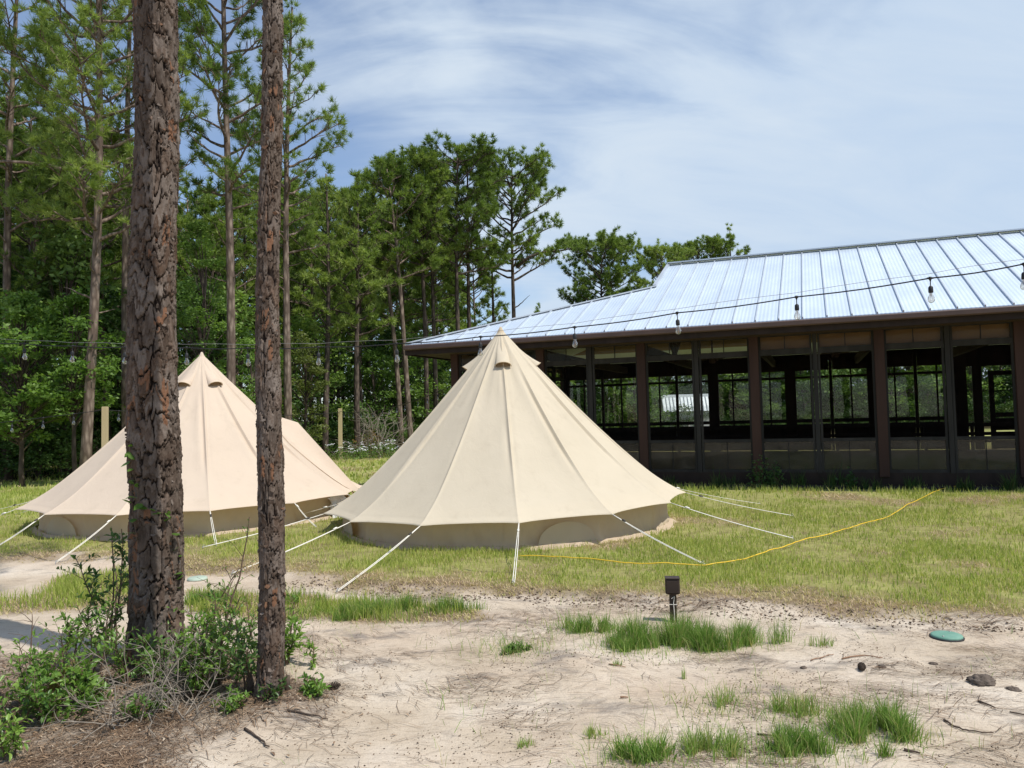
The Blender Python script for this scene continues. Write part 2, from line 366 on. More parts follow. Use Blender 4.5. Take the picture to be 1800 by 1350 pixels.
for (y0, y1, per, hh, ww, s2) in ((4.7, 9.2, 2600, .052, .0065, True), (9.2, 13, 1150, .06, .011, False), (13, 19, 420, .085, .022, False), (19, 34, 60, .11, .05, False)):
    xa, xb = -.9*y1-1.2, .9*y1+1.2
    if y0 > 18: xb = 2.5
    A = (xb-xa)*(y1-y0)
    x, y = scatter(int(per*A), xa, xb, y0, y1, lambda x, y: lawn_mask(x, y)*(1-.86*dead_mask(x, y))*(.22+.9*sstep(-.22, .3, fbm(x*1.5, y*1.5, s=61)))*(np.abs(x) < .9*y+1.2))
    k = free(x, y); x, y = x[k], y[k]
    d = dead_mask(x, y); hv = hh*RS.uniform(.5, 1.45, len(x))*(1-.45*d)*(1+.35*fbm(x*.9, y*.9, s=71))
    inb = (x-(-2.35))*.365+(y-16.9)*.931     # under the pavilion no turf
    k = (inb < .75) | (x < -1.6); x, y, d, hv = x[k], y[k], d[k], hv[k]
    var = np.clip(RS.uniform(0, .75, len(x))+.45*d+.12*fbm(x*.5, y*.5, s=9), 0, 1)
    parts.append(blades(x, y, gz(x, y), hv, ww*RS.uniform(.7, 1.3, len(x)), RS.uniform(.05, .6, len(x)), var, s2))
    # dead thatch lying low
    x, y = scatter(int(per*.8*A), xa, xb, y0, y1, lambda x, y: lawn_mask(x, y)*dead_mask(x, y)*(np.abs(x) < .9*y+1.2))
    k = free(x, y); x, y = x[k], y[k]
    if len(x): parts.append(blades(x, y, gz(x, y)+.003, hh*RS.uniform(.4, 1.1, len(x)), ww*1.2*np.ones(len(x)), RS.uniform(.75, .98, len(x)), RS.uniform(.82, 1.0, len(x)), s2))
# taller blades along both strips of rank grass
for P_, n in ((STRIP, 9000), (LEFTP, 6000)):
    lo_, hi_ = P_.min(0), P_.max(0); x, y = scatter(n*2, lo_[0]-.1, hi_[0]+.1, lo_[1]-.1, hi_[1]+.1, lambda x, y: sstep(-.03, .1, sdist(P_, x, y)+fbm(x*2.5, y*2.5, s=81)*.14)*(.25+.75*sstep(-.1, .3, fbm(x*2, y*2, s=85))))
    parts.append(blades(x, y, gz(x, y), RS.uniform(.05, .15, len(x))*(1+.5*fbm(x*2, y*2, s=83)), RS.uniform(.004, .008, len(x)), RS.uniform(.05, .65, len(x)), RS.uniform(0, .45, len(x)), True))
def join_parts(parts):
    Vs, fq, ft, vs = [], [], [], []; n = 0
    for V, F, v in parts:
        Vs.append(V); vs.append(v)
        for f in F: (fq if f.shape[1] == 4 else ft).append(f+n)
        n += len(V)
    F = ([np.concatenate(fq)] if fq else [])+([np.concatenate(ft)] if ft else [])
    return np.concatenate(Vs), F, np.concatenate(vs)
V, F, v = join_parts(parts)
tag(link('lawn_grass', mk_mesh('lawn_grass', V, F, True, {'var': v}), M_turf), 'yellow-green turf with brown worn patches round the tents', 'grass', kind='stuff')
# needles and crumbs on the sand
def needles(x, y, L, wd, var, R=RS, dirb=None):
    n = len(x); a = R.uniform(0, math.pi, n) if dirb is None else dirb+R.normal(0, .55, n)
    c_, s_ = np.cos(a)*L/2, np.sin(a)*L/2; k = R.normal(0, .12, n)*L; nx, ny = -np.sin(a), np.cos(a)
    def pt(t, o): 
        px, py = x+c_*t+nx*(k*(1-t*t)+o), y+s_*t+ny*(k*(1-t*t)+o); return px, py
    cols = []
    lift = R.uniform(.001, .012, n)
    for t, o in ((-1, -.4), (-1, .4), (0, .5), (0, -.5), (1, .3), (1, -.3)):
        px, py = pt(t, o*wd); cols.append(np.stack([px, py, gz(px, py)+lift+(.004 if t == 0 else 0)], -1))
    V = np.stack(cols, 1).reshape(-1, 3); i = np.arange(n)[:, None]*6
    return V, [i+np.array([[0, 1, 2, 3]]), i+np.array([[3, 2, 4, 5]])], np.repeat(var, 6)
mt = NT('dry_needles'); mt.pbsdf(mt.ramp(mt.attr('var'), [(0, (.06, .042, .03)), (.35, (.17, .11, .07)), (.7, (.30, .20, .125)), (1, (.46, .39, .30))]), .7, .2)
M_needle = mt.m
x, y = scatter(60000, -4.5, -.4, 3.1, 6.6, lambda x, y: litter_mask(x, y)*(.35+.65*sstep(-.25, .25, fbm(x*2.4, y*2.4, s=91)))); x, y = x[:10000], y[:10000]
P1 = needles(x, y, RS.uniform(.06, .2, len(x)), RS.uniform(.0018, .004, len(x)), RS.uniform(.0, .85, len(x)))
x, y = scatter(70000, -3, 4.8, 3.1, 7.4, lambda x, y: (1-lawn_mask(x, y))*(1-litter_mask(x, y))*(.12+sstep(.0, .4, fbm(x*1.6, y*3.2, s=93)+.10*(x > .6)))); x, y = x[:8500], y[:8500]
P2 = needles(x, y, RS.uniform(.05, .2, len(x)), RS.uniform(.0016, .0034, len(x)), RS.uniform(.0, .6, len(x)), dirb=fbm(x*1.2, y*1.2, s=97)*1.2-.2)
x, y = scatter(40000, -4.5, -.3, 3.1, 6.6, lambda x, y: np.maximum(litter_mask(x, y), .07*sstep(-.9, .1, sdist(LITTER, x, y))*(1-lawn_mask(x, y)))); x, y = x[:6000], y[:6000]
P5 = needles(x, y, RS.uniform(.008, .05, len(x)), RS.uniform(.003, .011, len(x)), RS.uniform(.1, 1., len(x)))
V, F, v = join_parts([P1, P2, P5])
tag(link('pine_straw', mk_mesh('pine_straw', V, F, False, {'var': v}), M_needle), 'fallen brown pine needles scattered over the sand and under the shrubs', 'pine straw', kind='stuff')
def crumbs(x, y, s, var, R=RS):
    n = len(x); o = R.normal(0, 1, (n, 4, 3)); o /= np.linalg.norm(o, axis=2, keepdims=True); o[:, :, 2] *= .5
    c_ = np.stack([x, y, gz(x, y)+s*.25], -1)[:, None, :]; V = (c_+o*s[:, None, None]).reshape(-1, 3); i = np.arange(n)[:, None]*4
    return V, [np.concatenate([i+np.array([[0, 1, 2]]), i+np.array([[0, 2, 3]]), i+np.array([[0, 3, 1]]), i+np.array([[1, 3, 2]])])], np.repeat(var, 4)
x, y = scatter(80000, -3.4, 4.9, 3.1, 7.2, lambda x, y: (1-lawn_mask(x, y))*sstep(-.05, .5, fbm(x*1.9, y*2.6, s=103)+.12*(x > 0))); x, y = x[:9000], y[:9000]
P3 = crumbs(x, y, RS.uniform(.0025, .0085, len(x)), RS.uniform(0, .5, len(x)))
x, y = scatter(40000, -4, 6, 4.6, 7.6, lambda x, y: sstep(.25, .0, np.abs(sdist(LAWN, x, y)+.02))); x, y = x[:9000], y[:9000]
P4 = crumbs(x, y, RS.uniform(.005, .018, len(x)), RS.uniform(0, .5, len(x)))
mt = NT('bark_crumbs'); mt.pbsdf(mt.ramp(mt.attr('var'), [(0, (.035, .025, .02)), (.3, (.12, .08, .055)), (.6, (.27, .2, .14))]), .9, .1)
V, F, v = join_parts([P3, P4])
tag(link('bark_debris', mk_mesh('bark_debris', V, F, False, {'var': v}), mt.m), 'small dark bark crumbs and clods strewn over the pale sand', 'debris', kind='stuff')
# ---------------------------------------------------------------- bell tents
def canvas_mat(name, c1, c2, trans=.22):
    t = NT(name); p = t.obj()
    n = t.noise(p, 1.3, 4, .6); c_ = t.mix(t.rng(n, .3, .7), c1, c2)
    st = t.rng(t.noise(t.mapv(p, (1, 1, .6)), 4.5, 5, .7), .55, .75); c_ = t.mix(t.math('MULTIPLY', st, .22), c_, (.42, .35, .25))
    wv = t.noise(p, 260, 2, .6); cr = t.noise(t.mapv(p, (1, 1, .30)), 6, 6, .62, .8)
    nr = t.bump(wv, .12, .002); nr = t.bump(cr, .16, .035, nr)
    return t.leafy(c_, trans, .85, .1, t.mix(1., c_, (1.0, .9, .72), 'MULTIPLY'), nrm=nr)
M_canvas1 = canvas_mat('cream_cotton_canvas', (.635, .56, .435), (.685, .605, .475))
M_canvas2 = canvas_mat('warm_cotton_canvas', (.67, .555, .445), (.72, .60, .48))
M_wall1 = canvas_mat('cream_wall_canvas', (.66, .56, .41), (.74, .635, .475), .38)
M_skirt = canvas_mat('tan_groundsheet', (.42, .33, .24), (.50, .40, .30), .05)
M_mesh = canvas_mat('grey_window_mesh', (.58, .50, .38), (.64, .56, .43), .34)
M_ventshade = simple('brown_vent_shade', (.20, .14, .08), (.28, .2, .12), 30, .9, .1, bump=.4, bscale=300)  # dark brown painted in for the shade inside the vent hoods
M_rope = simple('white_cotton_rope', (.74, .70, .62), (.82, .79, .72), 60, .85, .1, bump=.5, bscale=400, bdist=.002)
M_steel = simple('galvanised_peg', (.30, .29, .28), (.42, .41, .40), 30, .5, .5, .6)
M_rubber = simple('dark_slider', (.04, .035, .03), (.06, .05, .045), 30, .6, .4)
M_white = simple('white_liner_cloth', (.74, .75, .78), (.80, .81, .84), 6, .9, .1)
NP = 14
def tent(name, c, R, Rb, H, ze, ph, mats, stakes, label, tilt=.05, seed=1, vents=(0, 90, 180, 270), windows=(), door=None):
    root = empty(name, (c[0], c[1], gz1(c[0], c[1])*.3)); z00 = root.location.z
    tag(root, label, 'tent', 'bell tents on the lawn')
    mroof, mwall = mats
    pl = np.array([0, .006, .012, .02, .032, .05, .08, .13, .2, .29, .39, .5, .61, .71, .8, .87, .92, .95, .968, .98, .988, .994])
    P = np.concatenate([pl+i for i in range(NP)]); phi = rad(ph)+P*2*math.pi/NP; pf = P % 1
    Tt = np.concatenate([np.linspace(.010, .25, 22), np.linspace(.26, .9, 44), np.linspace(.915, 1, 10)])
    def zr(t, ph_): return (ze+tilt*np.sin(ph_))+(H-ze-tilt*np.sin(ph_))*(1-t)**1.22
    def surf(Tg, Pf, Ph, Pn):
        m = 4*Pf*(1-Pf); pa = 2*math.pi/NP
        r = R*Tg*math.cos(pa/2)/np.cos((Pf-.5)*pa)
        corner = np.exp(-(np.minimum(Pf, 1-Pf)/.10)**2)
        r = r*(1-.008*m*Tg**5)+.035*corner*sstep(.82, 1, Tg)
        r = r-.014*m*np.sin(math.pi*Tg)
        ds = np.minimum(Pf, 1-Pf)*pa*R*Tg
        sg = np.where(Pf < .5, 1, -1)
        amp = .6+.8*vnoise(Tg*5, Pn*0+np.round(Pn), s=seed+3)
        r = r+(.010+.012*sstep(.12, .3, Tg)*sstep(.9, .6, Tg))*np.exp(-(ds/.016)**2)*np.minimum(1, Tg*5)
        crease = sstep(.12, .3, Tg)*sstep(.88, .6, Tg)*np.clip(amp, 0, 1.4)
        r = r-.034*crease*np.exp(-((ds*sg+.036)/.018)**2)+.016*crease*np.exp(-((ds*sg+.095)/.035)**2)-.012*crease*np.exp(-((ds*sg-.034)/.016)**2)
        # radial folds from the peak
        r = r+.016*vnoise(Ph*9+seed*5, Tg*2.2, s=seed)*sstep(.0, .12, Tg)*sstep(.6, .15, Tg)+.006*vnoise(Ph*16, Tg*4, s=seed+9)*sstep(.05, .3, Tg)*sstep(.95, .5, Tg)
        z = zr(Tg, Ph)+.006*m*Tg**8
        z = z-.004*np.exp(-((Tg-.962)/.006)**2)
        return r, z
    Tg, Pn = np.meshgrid(Tt, P, indexing='ij'); Pf = Pn % 1; Ph = rad(ph)+Pn*2*math.pi/NP
    r, z = surf(Tg, Pf, Ph, Pn)
    V = np.stack([r*np.sin(Ph), -r*np.cos(Ph), z], -1)
    # hem turned down
    hem = V[-1].copy(); hem[:, 2] -= .012; hem[:, :2] *= 1.002
    V = np.concatenate([V, hem[None]]).reshape(-1, 3)
    link('roof_canvas', mk_mesh('roof_canvas', V, grid_faces(len(Tt)+1, len(P), True), True), mroof, root)
    b = MB(); b.lathe([(.004, H+.025), (.014, H+.02), (.032, H-.02), (.05, H-.055), (.075, H-.105)], n=18); b.build('peak_cap', M_wall1 if mats[0] is M_canvas1 else mats[0], root, True)
    # wall
    na = 14*56; pw = np.arange(na)*2*math.pi/na; zs = np.array([0, .02, .04, .07, .11, .16, .22, .28, .34, 1.])
    pfw = ((pw-rad(ph))/(2*math.pi/NP)) % 1; chord = math.cos(math.pi/NP)/np.cos((pfw-.5)*2*math.pi/NP)*(1-.012*4*pfw*(1-pfw)); chord = 1-(1-chord)*1.0
    zt = zr(np.full(na, Rb/R), pw)-.035
    Zl, Pw = np.meshgrid(zs, pw, indexing='ij'); Zw = np.where(Zl >= 1, zt[None], Zl*(zt[None]/.42))
    q = Zw/zt[None]
    wr = .05*fbm(Pw*7, Zw*3, s=seed+20)*(1.2-q)+.022*vnoise(Pw*26+Zw*3, Zw*2.5, s=seed+21)*(1-q**2)
    rw = Rb*chord[None]+wr+.05*np.maximum(0, .22-q)/.22
    V = np.stack([rw*np.sin(Pw), -rw*np.cos(Pw), Zw], -1).reshape(-1, 3)
    link('side_wall', mk_mesh('side_wall', V, grid_faces(len(zs), na, True), True), mwall, root)
    # ground skirt
    r0 = Rb+.05+.03*fbm(pw*7, pw*0, s=seed+20)*1.2; rows = []
    for dr, zz_ in ((-.02, .075), (.018, .055), (.045, .03), (.075+.03*vnoise(pw*14, pw*0, s=seed+30), .004)):
        k = .02*vnoise(pw*22, pw*0+dr*20, s=seed+31); rr = r0+dr+k; rows.append(np.stack([rr*np.sin(pw), -rr*np.cos(pw), np.full(na, zz_)+.012*vnoise(pw*30, pw*0, s=seed+32)*(dr > 0)], -1))
    link('groundsheet_skirt', mk_mesh('groundsheet_skirt', np.concatenate(rows), grid_faces(4, na, True), True), M_skirt, root)
    for a in windows:
        u, v = np.meshgrid(np.linspace(-.999, .999, 25), np.linspace(0, 1, 9)); an = rad(a)+u*.36/Rb
        zw = .07+v*.25*np.sqrt(1-u**2); rr = Rb+.03*fbm(an*7, zw*3, s=seed+20)*.6+.022
        for nm, sc, mt_, off in (('window_mesh', 1, M_mesh, 0),):
            V = np.stack([(rr+off)*np.sin(an), -(rr+off)*np.cos(an), zw], -1).reshape(-1, 3)
            link(nm, mk_mesh(nm, V, grid_faces(9, 25), True), mt_, root)
    for a in vents:
        u, v = np.meshgrid(np.linspace(-1, 1, 17), np.linspace(0, 1, 12)); t = .075+v*.125
        wd = .03+.085*v**.7; hgt = .10*v**2.0*np.sqrt(np.clip(1-u**2, 0, 1))
        rr = R*t; zz_ = zr(t, rad(a)); sx = u*wd
        rx = rr+hgt*.72-.006; zz_ = zz_+hgt*.55
        ca, sa = math.cos(rad(a)), math.sin(rad(a))
        V = np.stack([rx*sa+sx*ca, -rx*ca+sx*sa, zz_], -1).reshape(-1, 3)
        hd = link('vent_hood', mk_mesh('vent_hood', V, grid_faces(12, 17), True), mroof, root)
        uu, vv = np.meshgrid(np.linspace(-1, 1, 9), np.linspace(0, 1, 5)); tb = .178+vv*.026; rb = R*tb+.012; sb = uu*.10
        Vb = np.stack([rb*sa+sb*ca, -rb*ca+sb*sa, zr(tb, rad(a))+.006], -1).reshape(-1, 3); link('vent_shade_patch', mk_mesh('vent_shade_patch', Vb, grid_faces(5, 9), True), M_ventshade, root)  # dark backing patch stands in for the shaded hood interior
        arc = V.reshape(12, 17, 3)[-1]; MB().tube(arc, .006, 6).build('hood_piping', mwall, hd, True)
    if door is not None:
        a = rad(door); ca, sa = math.cos(a), math.sin(a)
        def L(rr, s, zz_): return (rr*sa+s*ca, -rr*ca+s*sa, zz_)
        A0 = np.array(L(.95, 0, zr(np.array(.95/R), a)+.01)); T_ = np.array(L(1.52, 0, 1.53)); 
        E = [np.array(L(2.46, s*.95, ze+.015)) for s in (-1, 1)]; Bt = [np.array(L(2.62, s*.62, .02)) for s in (-1, 1)]
        J = [np.array(L(1.35, s*.55, zr(np.array(1.35/R), a)-.03)) for s in (-1, 1)]
        b = MB()
        for s in (0, 1):
            n = 8; rows = []
            for i in range(n+1):
                f_ = i/n; p0 = A0*(1-f_)+T_*f_; p1 = J[s]*(1-f_)+E[s]*f_; rr_ = min(math.hypot(p1[0], p1[1]), R*.995); p1[2] = float(zr(np.array(rr_/R), a))-.035
                rows.append([p0*(1-g_)+p1*g_-np.array([0, 0, .06*math.sin(math.pi*g_)*math.sin(math.pi*f_)]) for g_ in np.linspace(0, 1, 9)])
            b.add(np.array(rows).reshape(-1, 3), q=grid_faces(n+1, 9))
        b.build('door_canopy', mroof, root, True)
        b = MB(); rows = []
        for i in range(9):
            f_ = i/8; l = T_*(1-f_)+Bt[0]*f_; r_ = T_*(1-f_)+Bt[1]*f_
            rows.append([l*(1-g_)+r_*g_+np.array([0, 0, 0]) for g_ in np.linspace(0, 1, 13)])
        b.add(np.array(rows).reshape(-1, 3), q=grid_faces(9, 13)); b.build('door_flap', mwall, root, True)
    # guy ropes
    for i, st in enumerate(stakes):
        if st is None: continue
        a = rad(ph)+i*2*math.pi/NP; rr = R+.05; zc = ze+tilt*math.sin(a)-.012
        p0 = np.array([rr*math.sin(a), -rr*math.cos(a), zc])
        if isinstance(st, tuple): e_ = np.array([st[0]-c[0], st[1]-c[1], gz1(*st)-z00+.02])
        else: e_ = np.array([(rr+st)*math.sin(a), -(rr+st)*math.cos(a), .02])
        d = e_-p0; L_ = np.linalg.norm(d); sd = np.cross(d, (0, 0, 1)); sd /= np.linalg.norm(sd)
        gr = empty('guy_rope'); gr.parent = root
        b = MB(); k = .28; pk_ = p0+d*k*.5
        sagz = lambda f_: -.02*math.sin(math.pi*f_)
        for s in (-1, 1):
            b.tube([p0+d*f_+sd*s*(.0025+.007*min(1, f_*3))+np.array([0, 0, sagz(f_)]) for f_ in np.linspace(0, 1, 9)], .0039, 6)
        b.build('rope', M_rope, gr, True)
        b = MB(); dd = d/L_
        b.tube([p0+d*.14-dd*.03, p0+d*.14-dd*.01, p0+d*.14+dd*.03], [.009, .014, .010], 7); b.build('tension_slider', M_rubber if i % 2 else M_rope, gr, True)
        b = MB(); out = np.array([d[0], d[1], 0]); out /= np.linalg.norm(out)
        b.tube([e_+out*.05+np.array([0, 0, -.12]), e_+np.array([0, 0, .0]), e_-out*.012+np.array([0, 0, .028]), e_-out*.03+np.array([0, 0, .02])], .0042, 6); b.build('tent_peg', M_steel, gr, True)
    return root
PH = 4.0
S1 = [G(903, 1036), G(1238, 1004), G(1395, 955), G(1395, 917), G(1336, 892), 1.3, 1.3, 1.3, 1.3, 1.3, 1.3, G(356, 972), G(408, 1011), G(592, 1042)]
tent('bell_tent', TC1, 2.50, 2.27, 2.83, .375, PH, (M_canvas1, M_wall1), S1, 'cream bell tent standing in front of the dark pavilion', .06, 3, vents=(3, 93, 183, 273), windows=(19, 112, 202, 292))
# second tent: white liner bunched out of its door, canopy at the far right
PH2 = -2.0
S2 = [G(98, 993), G(380, 968), G(556, 936), 1.2, G(655, 862), 1.3, 1.3, 1.3, 1.3, 1.3, 1.3, G(-120, 925), G(-110, 950), G(-30, 984)]
t2 = tent('bell_tent', TC2, 2.57, 2.33, 2.72, .40, PH2, (M_canvas2, M_wall1), S2, 'warm peach canvas bell tent partly hidden behind the two foreground pine trunks', .0, 8, vents=(350, 45, 170, 260), windows=(330, 100), door=108)
# bunched white cloth
b = MB(); u, v = np.meshgrid(np.linspace(0, 1, 26), np.linspace(0, 1, 22)); a = rad(78)+(u-.5)*.22
rr = 2.36+.05*np.sin(u*31+v*4)*(.3+v)+.10*v+.04*vnoise(u*9, v*7, s=5); zz_ = .37-.35*v+.03*vnoise(u*12, v*8, s=6)
b.add(np.stack([rr*np.sin(a), -rr*np.cos(a), zz_], -1).reshape(-1, 3), q=grid_faces(22, 26)); b.build('door_liner', M_white, t2, True)
# ---------------------------------------------------------------- screened pavilion
M_bwood = simple('dark_stained_timber', (.020, .013, .010), (.036, .023, .018), 5, .75, .25, bump=.35, bscale=14, stretch=(1, 1, .12))
M_rwood = simple('red_brown_post_timber', (.040, .021, .016), (.062, .032, .024), 5, .75, .25, bump=.4, bscale=14, stretch=(1, 1, .1))
M_gwood = simple('weathered_grey_trim', (.026, .024, .022), (.048, .044, .040), 6, .8, .2, bump=.35, bscale=14, stretch=(1, 1, .12))
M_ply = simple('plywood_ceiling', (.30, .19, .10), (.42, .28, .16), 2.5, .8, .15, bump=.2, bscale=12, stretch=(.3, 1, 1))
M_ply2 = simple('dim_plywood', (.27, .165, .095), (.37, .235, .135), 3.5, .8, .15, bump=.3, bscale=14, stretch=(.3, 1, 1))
M_floor = simple('worn_floor_boards', (.16, .13, .10), (.24, .19, .15), 3, .6, .3, bump=.2, bscale=20, stretch=(.2, 1, 1))
M_conc = simple('concrete_sill', (.22, .20, .17), (.32, .29, .25), 4, .9, .15, bump=.4, bscale=40)
mt = NT('galvalume_roof_sheet'); o_ = mt.obj(); mt.n('ShaderNodeNewGeometry'); sx = mt.n('ShaderNodeSeparateXYZ'); mt.l(o_, sx.inputs[0])
wv = mt.math('SINE', mt.math('MULTIPLY', sx.outputs[0], 2*math.pi/.0683)); nz = mt.noise(mt.mapv(o_, (1, .25, 1)), 1.6, 4, .6)
nr = mt.bump(wv, .26, .006); nr = mt.bump(mt.noise(o_, 1.1, 3), .35, .03, nr)
rowl = mt.math('MULTIPLY', mt.rng(mt.math('ABSOLUTE', mt.math('SUBTRACT', mt.math('FRACT', mt.math('DIVIDE', sx.outputs[0], .41)), .5)), .40, .5), .12)
colr = mt.mix(mt.rng(nz, .3, .7), (.58, .67, .77), (.66, .75, .85))
mt.pbsdf(colr, mt.rng(nz, .3, .7, .34, .46), .5, .3, nr); M_metal = mt.m
M_trimm = simple('roof_seam_metal', (.56, .60, .65), (.66, .70, .75), 2, .4, .5, .55)
def glass_mat(name, tint, fac0, fac1, rough=.02, haze=0.):
    t = NT(name); g_ = t.n('ShaderNodeBsdfGlossy'); g_.inputs['Roughness'].default_value = rough; g_.inputs['Color'].default_value = (.9, .93, .95, 1)
    nrm = t.bump(t.noise(t.obj(), 1.8, 2), .15, .02); t.l(nrm, g_.inputs['Normal'])
    tr = t.n('ShaderNodeBsdfTransparent'); tr.inputs[0].default_value = (*tint, 1)
    src = tr.outputs[0]
    if haze:
        d = t.n('ShaderNodeBsdfDiffuse'); d.inputs[0].default_value = (.45, .42, .36, 1); m_ = t.n('ShaderNodeMixShader')
        t.l(t.rng(t.noise(t.mapv(t.obj(), (1, 1, 2)), 2.3, 6, .7, 1.5), .35, .75, haze*.4, haze*2.), m_.inputs[0]); t.l(src, m_.inputs[1]); t.l(d.outputs[0], m_.inputs[2]); src = m_.outputs[0]
    lw = t.n('ShaderNodeLayerWeight'); lw.inputs[0].default_value = .35
    fr = t.rng(lw.outputs['Facing'], 0, 1, fac0, fac1); mx_ = t.n('ShaderNodeMixShader'); t.l(fr, mx_.inputs[0]); t.l(src, mx_.inputs[1]); t.l(g_.outputs[0], mx_.inputs[2]); t.l(mx_.outputs[0], t.out.inputs[0]); return t.m
M_vinyl = glass_mat('clear_vinyl_panel', (.55, .53, .50), .02, .20, .07, .05)
M_vinyl2 = glass_mat('clear_upper_panel', (.80, .78, .74), .004, .045, .07, .02)
M_screen = glass_mat('insect_screen', (.92, .92, .92), .0, .02, .5)
M_pane = glass_mat('far_window_pane', (.86, .88, .86), .03, .4, .02)
BA = rad(-21.4); BO = G(0, 0); EAVE = 3.1
Bc = AT(712, 612, 16.9); 
bld = empty('pavilion', (Bc.x, Bc.y, 0), BA)
tag(bld, 'long dark timber pavilion with screened bays under a silver ribbed metal roof', 'building')
L_, W_, RB, RZ = 24.0, 10.0, 5.0, 5.24; GA = 5.0; sl = (RZ-EAVE)/RB; HB = 3.0
def slab(pts, th):     # polygon with thickness downwards
    n = len(pts); b = bpy.data.meshes.new('x'); V = [tuple(p) for p in pts]+[(p[0], p[1], p[2]-th) for p in pts]
    F = [list(range(n)), list(range(2*n-1, n-1, -1))]+[[i, i+n, (i+1) % n+n, (i+1) % n] for i in range(n)]
    b.from_pydata(V, [], F); b.update(); return b
zf = lambda b_: EAVE+.08+sl*b_
zr_ = zf
roof = link('roof', slab([(0, 0, zf(0)), (L_, 0, zf(0)), (L_, RB, zf(RB)), (GA, RB, zf(RB)), (GA, HB, zf(HB))], .03), M_metal, bld)
def addroof(pts, m, nm): return link(nm, slab(pts, .03), m, bld)
addroof([(GA, W_-HB, zf(HB)), (GA, RB+.005, zf(RB)-.002), (L_, RB+.005, zf(RB)-.002), (L_, W_, zf(0)), (0, W_, zf(0))], M_metal, 'roof_back_slope')
addroof([(0, .01, zf(0)-.003), (GA, HB+.01, zf(HB)-.003), (GA, W_-HB-.01, zf(HB)-.003), (0, W_-.01, zf(0)-.003)], M_metal, 'roof_end_slope')
b = MB(); b.add([(GA+.12, HB, zf(HB)-.04), (GA+.12, W_-HB, zf(HB)-.04), (GA+.12, RB, zf(RB)-.04), (GA+.18, HB, zf(HB)-.04), (GA+.18, W_-HB, zf(HB)-.04), (GA+.18, RB, zf(RB)-.04)], t=[[0, 2, 1], [3, 4, 5]], q=[[0, 1, 4, 3], [1, 2, 5, 4], [2, 0, 3, 5]])
b.build('gable_wall', M_bwood, bld)
n_th = math.hypot(1, sl); up = np.array([0, -sl, 1])/n_th; al = np.array([0, 1, sl])/n_th
b = MB()
for i in range(1, int(L_/.41)+1):
    a = i*.41; be = RB if a >= GA else HB/GA*a
    if a > L_: break
    for y0, yb, s in ((0, be, 1),):
        p0 = np.array([a, -.004, zf(0)]); p1 = np.array([a, be, zf(be)])
        c_ = (p0+p1)/2+up*.0155; Ln = np.linalg.norm(p1-p0); b = MB(); b.box(c_, (.022, Ln, .036), [(1, 0, 0), al, up]); b.build('standing_seam', M_trimm, bld)
b = MB()
b.bar((GA-.03, RB, zf(RB)+.035), (L_, RB, zf(RB)+.035), .26, .03); b.build('ridge_cap', M_trimm, bld)
b = MB(); b.bar((0, 0, zf(0)+.02), (GA, HB, zf(HB)+.02), .14, .028); b.build('hip_cap', M_trimm, bld)
b = MB(); b.bar((GA-.02, HB-.05, zf(HB)+.022), (GA-.02, RB, zf(RB)+.022), .08, .05, up=(0, 0, 1)); b.build('rake_trim', M_trimm, bld)
# fascia, gutter, soffit
b = MB(); b.box((L_/2, .03, EAVE-.055), (L_+.02, .04, .21)); b.box((.03, W_/2, EAVE-.055), (.04, W_-.1, .21)); b.box((L_/2, W_-.03, EAVE-.055), (L_, .04, .21)); b.build('fascia', M_bwood, bld)
b = MB(); b.box((L_/2, -.05, EAVE+.0), (L_-.02, .11, .11), bev=.02); b.build('gutter', simple('brown_gutter', (.075, .045, .035), (.10, .06, .048), 3, .5, .4), bld)
wb, we = .9, 9.1; wa = .8
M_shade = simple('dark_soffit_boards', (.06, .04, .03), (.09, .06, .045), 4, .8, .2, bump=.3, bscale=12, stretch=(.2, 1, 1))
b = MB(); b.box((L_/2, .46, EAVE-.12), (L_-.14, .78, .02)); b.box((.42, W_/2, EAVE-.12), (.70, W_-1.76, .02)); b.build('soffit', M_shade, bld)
# plywood under roof inside + rafters
b = MB()
b.add([(wa, wb, zf(wb)-.14), (L_-.9, wb, zf(wb)-.14), (L_-.9, RB, zf(RB)-.14), (GA, RB, zf(RB)-.14), (GA, HB, zf(HB)-.14)], t=[[0, 1, 2], [0, 2, 4], [4, 2, 3]])
b.add([(wa, we, zf(wb)-.14), (L_-.9, we, zf(wb)-.14), (L_-.9, RB, zf(RB)-.14), (GA, RB, zf(RB)-.14), (GA, W_-HB, zf(HB)-.14)], t=[[0, 2, 1], [0, 4, 2], [4, 3, 2]])
b.build('ceiling_boards', M_ply, bld)
PA = [.8, 2.85, 5.05, 7.27, 9.49, 11.71, 13.93, 16.15, 18.4, 20.7, 23.0]
for i, a in enumerate(PA[1:-1]):
    b = MB(); k = min(RB, HB/GA*a if a < GA else RB)
    b.bar((a, wb, zf(wb)-.28), (a, RB, zf(RB)-.28), .09, .22) if a >= GA else b.bar((a, wb, zf(wb)-.28), (a, k, zf(k)-.28), .09, .22)
    if a >= GA: b.bar((a, RB, zf(RB)-.28), (a, we, zf(wb)-.28), .09, .22)
    b.bar((a, wb, 2.86), (a, we, 2.86), .09, .2)
    if a > GA: b.bar((a, RB, 2.9), (a, RB, zf(RB)-.3), .09, .12, up=(1, 0, 0))
    for s in ((-1, 1) if a > GA else ()): b.bar((a, RB, 3.0), (a, RB+s*2.2, zf(RB-2.2)-.3), .07, .1)
    b.build('roof_truss', M_shade, bld)
